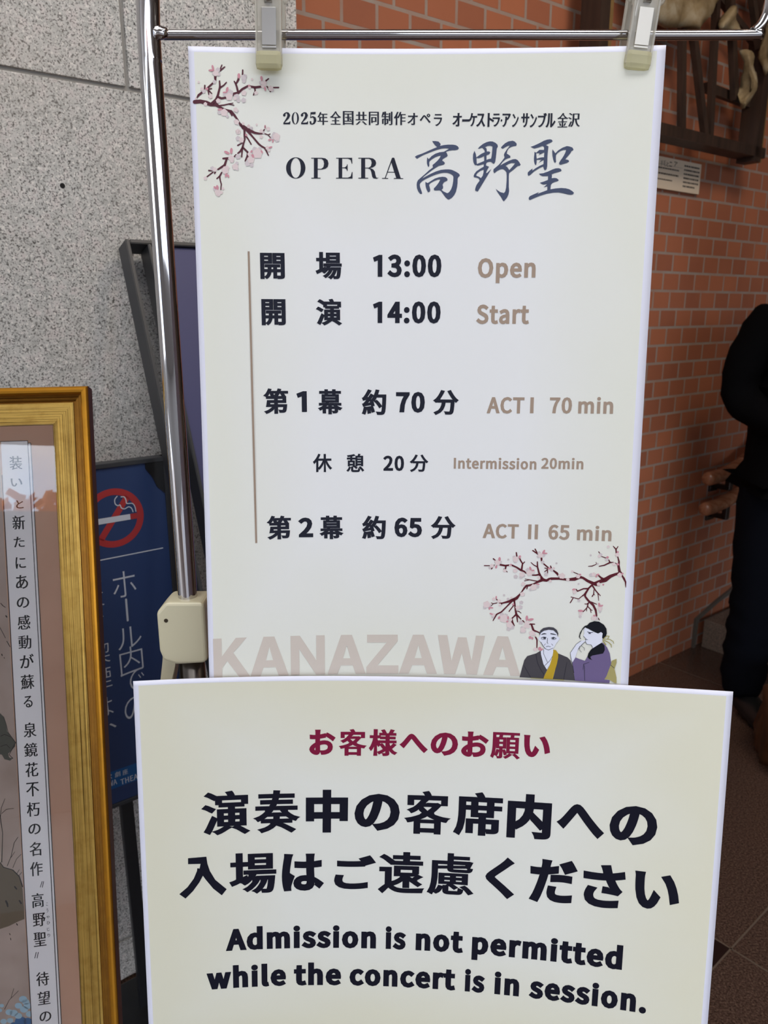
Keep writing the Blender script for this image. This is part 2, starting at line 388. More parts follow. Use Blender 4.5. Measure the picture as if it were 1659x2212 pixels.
POLY = json.loads(r"""[["U","calligraphy","p",[[705,7623],[993,7623],[1267,7666],[1391,7780],[1478,7893],[1410,8034],[1758,7964],[2152,7929],[2577,7930],[2851,7976],[3020,8067],[3114,8195],[3109,8280],[3011,8356],[2799,8401],[2526,8400],[2254,8439],[2042,8504],[1967,8546],[2061,8688],[2125,8859],[2066,8944],[1870,9044],[1689,9157],[1631,9285],[1769,9357],[1863,9457],[1873,9543],[1789,9614],[1607,9671],[1334,9728],[1152,9827],[789,10056],[366,10357],[33,10601],[-179,10817],[125,10659],[611,10400],[1097,10200],[1523,10071],[1950,10029],[2286,10030],[2561,10082],[2900,10232],[3147,10376],[3241,10477],[3259,10591],[3139,10692],[3072,10821],[3074,11181],[3036,11556],[2938,11960],[2790,12250],[2580,12481],[2292,12635],[2183,12591],[1996,12437],[1775,12147],[1571,11900],[1432,11828],[1186,11842],[971,11842],[908,11741],[922,11654],[1028,11553],[1209,11351],[1359,11149],[1492,10890],[1262,10904],[988,11004],[715,11134],[548,11249],[473,11379],[538,11581],[587,11784],[558,11929],[436,11992],[359,11958],[233,11726],[168,11495],[134,11264],[132,11091],[333,11206],[621,11033],[985,10817],[1351,10703],[1687,10660],[1962,10695],[2102,10790],[2156,10920],[2121,11006],[1970,11063],[1818,11149],[1729,11294],[1715,11380],[1764,11524],[1751,11669],[1615,11785],[1802,11929],[2111,12066],[2219,12060],[2355,11945],[2503,11728],[2605,11439],[2673,11036],[2689,10662],[2616,10532],[2415,10417],[2139,10330],[1833,10315],[1498,10358],[1102,10458],[615,10644],[189,10831],[-145,11018],[-327,11192],[-387,11321],[-353,11553],[-258,11784],[-179,11987],[-168,12132],[-346,12132],[-502,11943],[-628,11668],[-669,11350],[-635,11120],[-545,10947],[-302,10745],[31,10472],[424,10127],[802,9856],[759,9655],[964,9498],[1204,9285],[1383,9085],[1507,8858],[1289,8886],[986,8999],[684,9170],[503,9312],[450,9455],[472,9655],[449,9784],[389,9827],[311,9712],[247,9512],[243,9284],[270,8999],[409,9155],[679,8885],[1011,8686],[1374,8573],[1769,8531],[2040,8390],[2235,8277],[1915,8234],[1551,8261],[1097,8374],[522,8572],[-84,8799],[-462,8998],[-659,9121],[-859,8956],[-693,8842],[-207,8685],[338,8458],[822,8260],[1154,8133],[969,7977],[814,7793]]],
["U","calligraphy","p",[[4542,8456],[4429,8753],[4423,9095],[4477,9437],[4589,9637],[4681,9694],[4796,9661],[4763,9324],[4740,9039],[4671,8726]]],
["U","calligraphy","p",[[4841,8287],[5002,8104],[5298,7880],[5596,7740],[5866,7671],[6138,7673],[6413,7788],[6599,7944],[6650,8114],[6550,8283],[6525,8651],[6498,9049],[6449,9390],[6378,9546],[6272,9560],[6163,9474],[6085,9402],[5888,9401],[5708,9457],[5635,9556],[5624,9713],[5900,9815],[5785,10014],[5684,10214],[5659,10371],[5764,10329],[5941,10158],[6119,10001],[5974,10244],[5771,10587],[5510,11016],[5247,11447],[5042,11764],[4940,11951],[4693,11864],[4704,11676],[4788,11417],[4935,11187],[5068,11029],[5049,10899],[4955,10798],[4770,10740],[4571,10711],[4523,10596],[4579,10438],[4756,10209],[5055,10010],[5414,9812],[5423,9584],[5167,9654],[4865,9724],[4772,9666],[4785,9581],[5161,9440],[5446,9327],[5434,8900],[5209,9013],[4939,9091],[4741,9073],[4739,9011],[4932,8869],[5201,8700],[5470,8588],[5450,8418],[5341,8304],[5247,8205],[4977,8274]]],
["U","calligraphy","h",[[5503,8163],[5726,8052],[5938,8039],[6166,8097],[6148,8479],[6114,8876],[6062,9131],[5881,9159],[5655,9229],[5644,8845],[5869,8761],[5986,8620],[5892,8520],[5665,8518],[5644,8334],[5611,8249]]],
["U","calligraphy","h",[[5422,10069],[5414,10327],[5345,10585],[5198,10785],[5012,10669],[4766,10582],[4764,10496],[4881,10325],[5120,10168]]],
["U","calligraphy","p",[[6924,8201],[7055,8046],[7289,7836],[7585,7683],[7944,7630],[8127,7688],[8297,7830],[8341,7943],[8291,8075],[8051,8090],[7813,8165],[7621,8291],[7507,8488],[7470,8714],[7624,8801],[7794,8915],[7799,9072],[7604,9099],[7366,9211],[7131,9408],[6899,9720],[7285,9509],[7732,9299],[8031,9201],[8271,9180],[8456,9261],[8613,9433],[8751,9648],[8700,9747],[8505,9774],[8328,9915],[8034,10156],[7739,10369],[7718,10626],[7748,11517],[7793,11921],[7742,12210],[7629,12470],[7482,12643],[7350,12802],[7240,12700],[7079,12438],[6824,12119],[6664,11887],[6582,11713],[6755,11858],[7003,12004],[7326,12084],[7443,11948],[7509,11631],[7535,11056],[7535,10625],[7494,10310],[7368,10152],[7181,10022],[6940,10049],[6641,10190],[6388,10375],[6307,10188],[6317,10031],[6509,9875],[6775,9663],[7038,9365],[7285,9040],[7216,8798],[7286,8628],[7458,8374],[7718,8051],[7538,8064],[7301,8175],[7079,8309]]],
["U","calligraphy","h",[[7385,9766],[7652,9597],[7921,9513],[8239,9530],[8139,9686],[7964,9884],[7745,10111],[7634,9968],[7539,9839]]],
["U","calligraphy","p",[[9584,8160],[9910,8056],[10352,7863],[10762,7656],[11057,7561],[11295,7541],[11461,7579],[11548,7713],[11427,7804],[11163,7914],[10943,8024],[11187,8125],[11168,8379],[11142,8803],[11143,9370],[11149,9797],[11106,10053],[10991,10166],[10882,10079],[10781,9836],[10441,9975],[10000,10243],[9679,10526],[9502,10633],[9421,10495],[9429,10324],[9575,10182],[9839,9999],[9831,10170],[10139,9958],[10492,9762],[10803,9637],[10818,9282],[10626,9365],[10362,9533],[10477,9392],[10606,9251],[10201,9270],[10182,9176],[10404,9093],[10673,9053],[10829,9055],[10841,8644],[10629,8727],[10320,8880],[10420,8768],[10442,8711],[10117,8702],[10182,9191],[10180,9503],[10157,9674],[10098,9707],[10019,9616],[9950,9387],[9930,9132],[9956,8791],[9947,8579],[10115,8651],[10405,8414],[10796,8432],[10811,8234],[10753,8135],[10632,8105],[10278,8229],[9921,8305]]],
["U","calligraphy","p",[[11566,8383],[11827,8725],[12085,8474],[12463,8252],[12830,8130],[13115,8176],[13328,8263],[13424,8405],[13414,8490],[13253,8558],[13172,8727],[12975,8965],[12805,9161],[12750,9260],[12960,9282],[13078,9363],[13074,9462],[12884,9559],[12588,9641],[12337,9709],[12230,9666],[12195,9551],[12305,9354],[12530,9045],[12695,8735],[12786,8454],[12532,8451],[12238,8560],[12007,8727],[11895,8896],[11893,9179],[11926,9435],[11864,9534],[11772,9490],[11672,9262],[11582,8921],[11545,8581]]],
["U","calligraphy","p",[[10430,10446],[10821,10407],[11236,10268],[11620,10101],[11916,10004],[12185,9992],[12368,10051],[12464,10180],[12378,10265],[12141,10334],[11814,10416],[11578,10514],[11615,10657],[11593,10843],[11832,10817],[12044,10847],[12169,10935],[12240,11035],[12116,11106],[11849,11175],[11672,11259],[11557,11402],[11537,11632],[11529,11790],[11964,11722],[12474,11683],[12897,11716],[13232,11806],[13510,11967],[13662,12112],[13584,12241],[13375,12282],[13103,12251],[12707,12146],[12281,12070],[11799,12080],[11199,12176],[10600,12345],[10093,12543],[9705,12709],[9595,12627],[9605,12482],[9691,12367],[10079,12196],[10511,12012],[10381,12170],[10769,12028],[11245,11859],[11246,11529],[10903,11626],[11048,11484],[11223,11342],[10892,11382],[10740,11337],[10538,11221],[10852,11137],[11268,10983],[11268,10654],[10771,10664],[10557,10576]]],
["U","title_lettering","p",[[-10830,9954],[-10846,10113],[-10888,10266],[-10955,10411],[-11045,10542],[-11156,10656],[-11283,10748],[-11423,10817],[-11572,10859],[-11726,10875],[-11879,10863],[-12026,10823],[-12164,10757],[-12288,10667],[-12394,10556],[-12480,10427],[-12542,10284],[-12578,10131],[-12588,9973],[-12572,9815],[-12529,9662],[-12462,9518],[-12372,9387],[-12261,9274],[-12134,9182],[-11994,9114],[-11846,9072],[-11693,9056],[-11541,9068],[-11394,9108],[-11257,9173],[-11133,9262],[-11026,9373],[-10941,9502],[-10878,9644],[-10841,9797]]],
["U","title_lettering","h",[[-11253,9959],[-11262,10108],[-11285,10254],[-11321,10390],[-11369,10514],[-11427,10621],[-11494,10708],[-11567,10772],[-11645,10812],[-11725,10826],[-11804,10814],[-11881,10775],[-11952,10713],[-12015,10627],[-12070,10521],[-12113,10398],[-12144,10262],[-12162,10118],[-12166,9968],[-12157,9819],[-12133,9674],[-12097,9538],[-12049,9415],[-11991,9308],[-11924,9222],[-11851,9158],[-11774,9119],[-11694,9105],[-11615,9117],[-11539,9155],[-11468,9217],[-11405,9302],[-11350,9407],[-11307,9529],[-11275,9665],[-11257,9809]]],
["U","title_lettering","p",[[-10291,9083],[-9360,9075],[-9015,9120],[-8801,9272],[-8726,9555],[-8798,9839],[-9007,10004],[-9328,10079],[-9717,10082],[-9726,10783],[-9466,10789],[-9467,10854],[-10316,10861],[-10315,10796],[-10073,10786],[-10050,9145],[-10292,9147]]],
["U","title_lettering","h",[[-9706,9158],[-9361,9155],[-9173,9316],[-9132,9574],[-9196,9867],[-9388,10015],[-9717,10017]]],
["U","title_lettering","p",[[-8039,9065],[-6571,9055],[-6556,9557],[-6616,9557],[-6701,9258],[-6943,9130],[-7478,9133],[-7484,9887],[-7224,9869],[-7076,9746],[-7032,9608],[-6989,9608],[-6992,10193],[-7035,10193],[-7086,10047],[-7224,9950],[-7484,9944],[-7489,10758],[-6951,10755],[-6708,10639],[-6602,10272],[-6541,10271],[-6544,10834],[-8054,10843],[-8053,10778],[-7819,10768],[-7807,9128],[-8040,9129]]],
["U","title_lettering","p",[[-6009,9052],[-4997,9048],[-4651,9111],[-4452,9272],[-4383,9490],[-4452,9709],[-4694,9872],[-4954,9922],[-4651,10035],[-4503,10221],[-4450,10506],[-4381,10718],[-4285,10766],[-4189,10733],[-4189,10782],[-4328,10840],[-4606,10816],[-4745,10670],[-4815,10304],[-4911,10060],[-5127,9955],[-5387,9957],[-5388,10754],[-5110,10761],[-5110,10827],[-6014,10831],[-6014,10766],[-5753,10756],[-5750,9116],[-6009,9117]]],
["U","title_lettering","h",[[-5387,9130],[-5041,9129],[-4850,9249],[-4798,9492],[-4867,9760],[-5058,9890],[-5387,9892]]],
["U","title_lettering","p",[[-2948,9057],[-2835,9025],[-2731,9057],[-2130,10777],[-1904,10793],[-1903,10850],[-2764,10835],[-2764,10778],[-2538,10769],[-2706,10297],[-3331,10291],[-3512,10772],[-3277,10779],[-3277,10836],[-3850,10830],[-3850,10773],[-3590,10764]]],
["U","title_lettering","h",[[-3305,10234],[-2733,10240],[-2997,9446]]],
["U","title_lettering","p",[[-12770,6280],[-12147,6273],[-12116,6018],[-12167,6019],[-12246,6107],[-12400,6141],[-12724,6145]]],
["U","title_lettering","p",[[-11173,6262],[-10549,6256],[-10520,6001],[-10571,6002],[-10649,6090],[-10804,6123],[-11128,6127]]],
["U","title_lettering","p",[[-11352,5756],[-11363,5869],[-11388,5977],[-11429,6073],[-11482,6155],[-11544,6216],[-11613,6254],[-11686,6268],[-11758,6256],[-11826,6219],[-11886,6159],[-11936,6079],[-11973,5983],[-11995,5876],[-12001,5763],[-11990,5650],[-11964,5543],[-11924,5446],[-11871,5366],[-11809,5305],[-11740,5266],[-11667,5253],[-11595,5265],[-11528,5301],[-11467,5361],[-11418,5441],[-11381,5536],[-11359,5643]]],
["U","title_lettering","h",[[-11515,5758],[-11520,5864],[-11534,5964],[-11555,6055],[-11582,6131],[-11614,6188],[-11649,6224],[-11685,6236],[-11721,6224],[-11755,6189],[-11785,6133],[-11809,6058],[-11826,5968],[-11837,5867],[-11839,5761],[-11833,5655],[-11819,5555],[-11798,5465],[-11771,5389],[-11739,5332],[-11704,5297],[-11668,5285],[-11632,5296],[-11598,5331],[-11569,5387],[-11545,5462],[-11527,5552],[-11517,5652]]],
["U","title_lettering","p",[[-10304,5247],[-9834,5211],[-9862,5401],[-10255,5420]]],
["U","pt_robe","p",[[10331,58707],[10536,57738],[10743,56880],[11030,56444],[11885,56126],[12340,55825],[12388,56245],[12650,57079],[13041,57802],[12825,58273],[12708,58739],[11438,58729]]],
["U","pt_robe","p",[[14068,56026],[15004,56399],[15277,56665],[15567,57352],[15821,58781],[13640,58762],[13756,58296],[13973,57015]]],
["U","pt_skin","p",[[12201,54114],[12274,53937],[12597,53728],[13055,53612],[13518,53662],[13844,53954],[13936,54284],[14135,54345],[14142,54519],[13989,54805],[13861,54916],[13710,55272],[13554,55525],[13584,56330],[13317,57188],[13006,57768],[12655,57220],[12388,56245],[12343,55895],[12633,55672],[12694,55515],[12451,55189],[12308,54914],[12137,54746],[12013,54422],[12158,54416]]],
["U","pt_dark","p",[[12111,54013],[12232,53694],[12521,53439],[13044,53313],[13506,53342],[13844,53592],[14001,53933],[13969,54283],[13857,53939],[13517,53641],[13054,53591],[12597,53714],[12275,53971],[12185,54220]]],
["U","pt_gold","p",[[13526,55666],[13824,55687],[14068,56026],[14084,56446],[13978,57155],[13778,58012],[13627,58763],[12695,58740],[12889,58199],[13259,57403],[13518,56334],[13596,55768]]],
["U","pt_purple","p",[[18380,54680],[18787,55140],[19072,55747],[19245,56708],[19083,57415],[18857,58129],[18679,58492],[19198,58526],[19180,58842],[15822,58802],[15690,57978],[15528,57213],[15484,56935],[15789,56357],[16188,56510],[16716,56655],[16955,56152],[17373,55292],[17875,54917]]],
["U","pt_skin","p",[[16539,53223],[16900,53343],[17364,53595],[17889,53774],[18138,53574],[18305,53717],[18253,53996],[18298,54269],[18252,54687],[17813,54990],[17438,55289],[17329,55017],[17098,54926],[16805,54907],[16664,54637],[16622,54431],[16717,54356],[16481,54160],[16443,54024],[16534,53880],[16487,53537]]],
["U","pt_skin","p",[[15246,55896],[15491,55464],[15798,54960],[16239,54590],[16627,54534],[16665,54671],[16321,55002],[16013,55437],[15870,55933],[15756,56359],[15484,56935],[15375,56660]]],
["U","pt_obi","p",[[19299,56496],[19738,56259],[19757,56674],[19594,57311],[19827,58202],[19854,58794],[19660,58773],[19130,58461],[18678,58457],[18857,58129],[19080,57346],[19251,56847]]],
["U","pt_black","p",[[16531,53050],[16755,52970],[17001,52682],[17446,52508],[17898,52533],[18361,52818],[18636,53216],[18690,53695],[18609,54045],[18428,54297],[18261,54168],[18306,53730],[18138,53588],[17823,53743],[17363,53560],[16899,53308],[16570,53187],[16322,53476],[16148,53969],[16127,54248],[16264,54415],[16133,54387],[16027,54184],[16107,53763],[16316,53337]]],
["U","pt_black","p",[[18220,54689],[18521,54948],[18575,55430],[18430,55786],[17919,55921],[17406,56056],[17218,56207],[17292,56412],[17427,56543],[17097,56423],[16926,56224],[17008,55870],[17250,55439],[17752,55063]]],
["P","ink_rock","p",[[-14901,40314],[-12744,41099],[-12326,41607],[-12088,42451],[-11970,43518],[-11562,44261],[-11093,44895],[-11119,45479],[-11525,45908],[-11985,46330],[-11896,46808],[-11461,46970],[-11804,47228],[-12454,46985],[-12757,46369],[-13517,46174],[-15181,46705]]],
["P","ink_earth","p",[[-15714,58861],[-13572,59825],[-13162,60459],[-12626,60760],[-11980,61075],[-11463,61842],[-11170,62698],[-11041,63533],[-10981,65879],[-10991,67339],[-11717,67531],[-12836,67960],[-16144,68661]]],
["P","hydrangea_pale","p",[[-11111,77416],[-11187,77614],[-11374,77739],[-11623,77757],[-11867,77663],[-12040,77483],[-12097,77265],[-12021,77067],[-11834,76942],[-11586,76924],[-11342,77018],[-11168,77198]]],
["P","hydrangea_pale","p",[[-10599,78311],[-10674,78510],[-10862,78634],[-11111,78651],[-11356,78557],[-11529,78377],[-11586,78158],[-11510,77961],[-11323,77836],[-11074,77818],[-10830,77912],[-10656,78093]]],
["P","hydrangea_pale","p",[[-11750,78133],[-11817,78309],[-11983,78419],[-12204,78435],[-12420,78351],[-12574,78191],[-12624,77998],[-12557,77822],[-12392,77711],[-12171,77696],[-11954,77779],[-11800,77939]]],
["P","hydrangea_pale","p",[[-11059,78706],[-11134,78904],[-11322,79028],[-11570,79046],[-11814,78952],[-11988,78771],[-12044,78553],[-11969,78355],[-11782,78231],[-11533,78213],[-11289,78307],[-11115,78488]]],
["P","hydrangea_pale","p",[[-10481,79379],[-10548,79555],[-10715,79666],[-10937,79681],[-11154,79597],[-11308,79436],[-11359,79242],[-11292,79066],[-11125,78956],[-10903,78940],[-10686,79024],[-10531,79185]]],
["P","hydrangea_pale","p",[[-12283,78981],[-12358,79178],[-12545,79302],[-12793,79319],[-13036,79225],[-13208,79045],[-13265,78827],[-13190,78630],[-13004,78506],[-12756,78489],[-12513,78582],[-12340,78763]]],
["P","hydrangea_pale","p",[[-11807,79404],[-11874,79580],[-12040,79690],[-12261,79705],[-12477,79621],[-12631,79461],[-12681,79267],[-12614,79092],[-12448,78982],[-12228,78966],[-12011,79050],[-11857,79210]]],
["P","hydrangea_pale","p",[[-12878,78772],[-12945,78947],[-13110,79057],[-13330,79072],[-13546,78989],[-13699,78829],[-13749,78635],[-13683,78460],[-13517,78350],[-13298,78335],[-13082,78418],[-12928,78578]]],
["P","hydrangea_pale","p",[[-13876,77804],[-13918,77913],[-14021,77982],[-14158,77992],[-14292,77940],[-14388,77840],[-14419,77720],[-14378,77610],[-14275,77541],[-14138,77531],[-14003,77583],[-13908,77683]]],
["P","hydrangea_pale","p",[[-14119,78346],[-14161,78455],[-14264,78524],[-14401,78534],[-14535,78482],[-14630,78382],[-14661,78261],[-14620,78152],[-14517,78083],[-14380,78073],[-14246,78125],[-14150,78225]]],
["P","hydrangea_pale","p",[[-12870,79818],[-12928,79972],[-13073,80068],[-13266,80081],[-13454,80007],[-13588,79867],[-13632,79698],[-13574,79545],[-13429,79449],[-13237,79435],[-13048,79509],[-12914,79649]]],
["P","hydrangea_pale","p",[[-13637,79813],[-13695,79966],[-13840,80062],[-14032,80075],[-14220,80002],[-14353,79862],[-14397,79693],[-14339,79540],[-14195,79444],[-14003,79431],[-13815,79504],[-13681,79644]]],
["P","hydrangea_pale","p",[[-10852,77806],[-10920,77982],[-11086,78093],[-11308,78108],[-11525,78025],[-11679,77865],[-11729,77671],[-11662,77495],[-11496,77384],[-11275,77368],[-11058,77451],[-10903,77611]]],
["P","hydrangea_deep","p",[[-11291,80184],[-11373,80434],[-11580,80612],[-11870,80682],[-12186,80632],[-12466,80471],[-12653,80231],[-12712,79959],[-12630,79710],[-12424,79532],[-12134,79461],[-11818,79511],[-11538,79672],[-11349,79912]]],
["P","hydrangea_deep","p",[[-10632,80288],[-10696,80481],[-10855,80618],[-11079,80672],[-11323,80633],[-11539,80509],[-11683,80324],[-11729,80115],[-11665,79923],[-11506,79786],[-11283,79731],[-11039,79770],[-10823,79894],[-10678,80079]]],
["P","hydrangea_deep","p",[[-10484,78213],[-10515,78309],[-10595,78378],[-10707,78405],[-10830,78386],[-10938,78325],[-11010,78232],[-11033,78128],[-11001,78031],[-10921,77963],[-10809,77935],[-10687,77954],[-10579,78015],[-10506,78108]]],
["P","hydrangea_deep","p",[[-12405,80473],[-12455,80626],[-12582,80735],[-12760,80779],[-12954,80748],[-13126,80649],[-13241,80501],[-13277,80334],[-13227,80181],[-13100,80072],[-12922,80028],[-12728,80059],[-12556,80158],[-12441,80306]]],
["L","notice_lettering_1","p",[[-25054,19892],[-23207,19854],[-23115,20684],[-22880,21565],[-22360,22638],[-21207,23833],[-21722,24527],[-22575,23681],[-23318,22566],[-23609,22063],[-23993,22827],[-24654,23790],[-25438,24611],[-26053,24030],[-25195,23278],[-24536,22319],[-24197,21464],[-24157,21136],[-23921,21192],[-23812,20650],[-25073,20584]]],
["U","city_lettering","p",[[-20540,58600],[-19716,58600],[-19716,57567],[-19214,56824],[-18032,58600],[-16957,58600],[-18605,55998],[-17243,54470],[-18318,54470],[-19716,56328],[-19716,54470],[-20540,54470]]],
["U","city_lettering","p",[[-16976,58600],[-15982,58600],[-15639,57691],[-14454,57691],[-14148,58600],[-13155,58600],[-14530,54470],[-15600,54470]]],
["U","city_lettering","h",[[-15409,56948],[-14683,56948],[-15046,55544]]],
["U","city_lettering","p",[[-12920,58600],[-12065,58600],[-12065,55874],[-10389,58600],[-9499,58600],[-9499,54470],[-10354,54470],[-10354,57113],[-11997,54470],[-12920,54470]]],
["U","city_lettering","p",[[-9222,58600],[-8217,58600],[-7868,57691],[-6669,57691],[-6360,58600],[-5354,58600],[-6747,54470],[-7830,54470]]],
["U","city_lettering","h",[[-7636,56948],[-6901,56948],[-7269,55544]]],
["U","city_lettering","p",[[-5274,58600],[-2007,58600],[-2007,57733],[-4163,57733],[-2105,55172],[-2105,54470],[-5209,54470],[-5209,55296],[-3216,55296],[-5274,57898]]],
["U","city_lettering","p",[[-1947,58600],[-937,58600],[-588,57691],[616,57691],[927,58600],[1937,58600],[539,54470],[-549,54470]]],
["U","city_lettering","h",[[-355,56948],[383,56948],[14,55544]]],
["U","city_lettering","p",[[1977,54470],[2928,54470],[3403,57196],[4022,54676],[4878,54676],[5448,57196],[5829,54470],[6732,54470],[6019,58600],[4973,58600],[4450,56328],[3784,58600],[2690,58600]]],
["U","city_lettering","p",[[6653,58600],[7628,58600],[7965,57691],[9126,57691],[9426,58600],[10400,58600],[9051,54470],[8002,54470]]],
["U","city_lettering","h",[[8190,56948],[8901,56948],[8545,55544]]]]""")
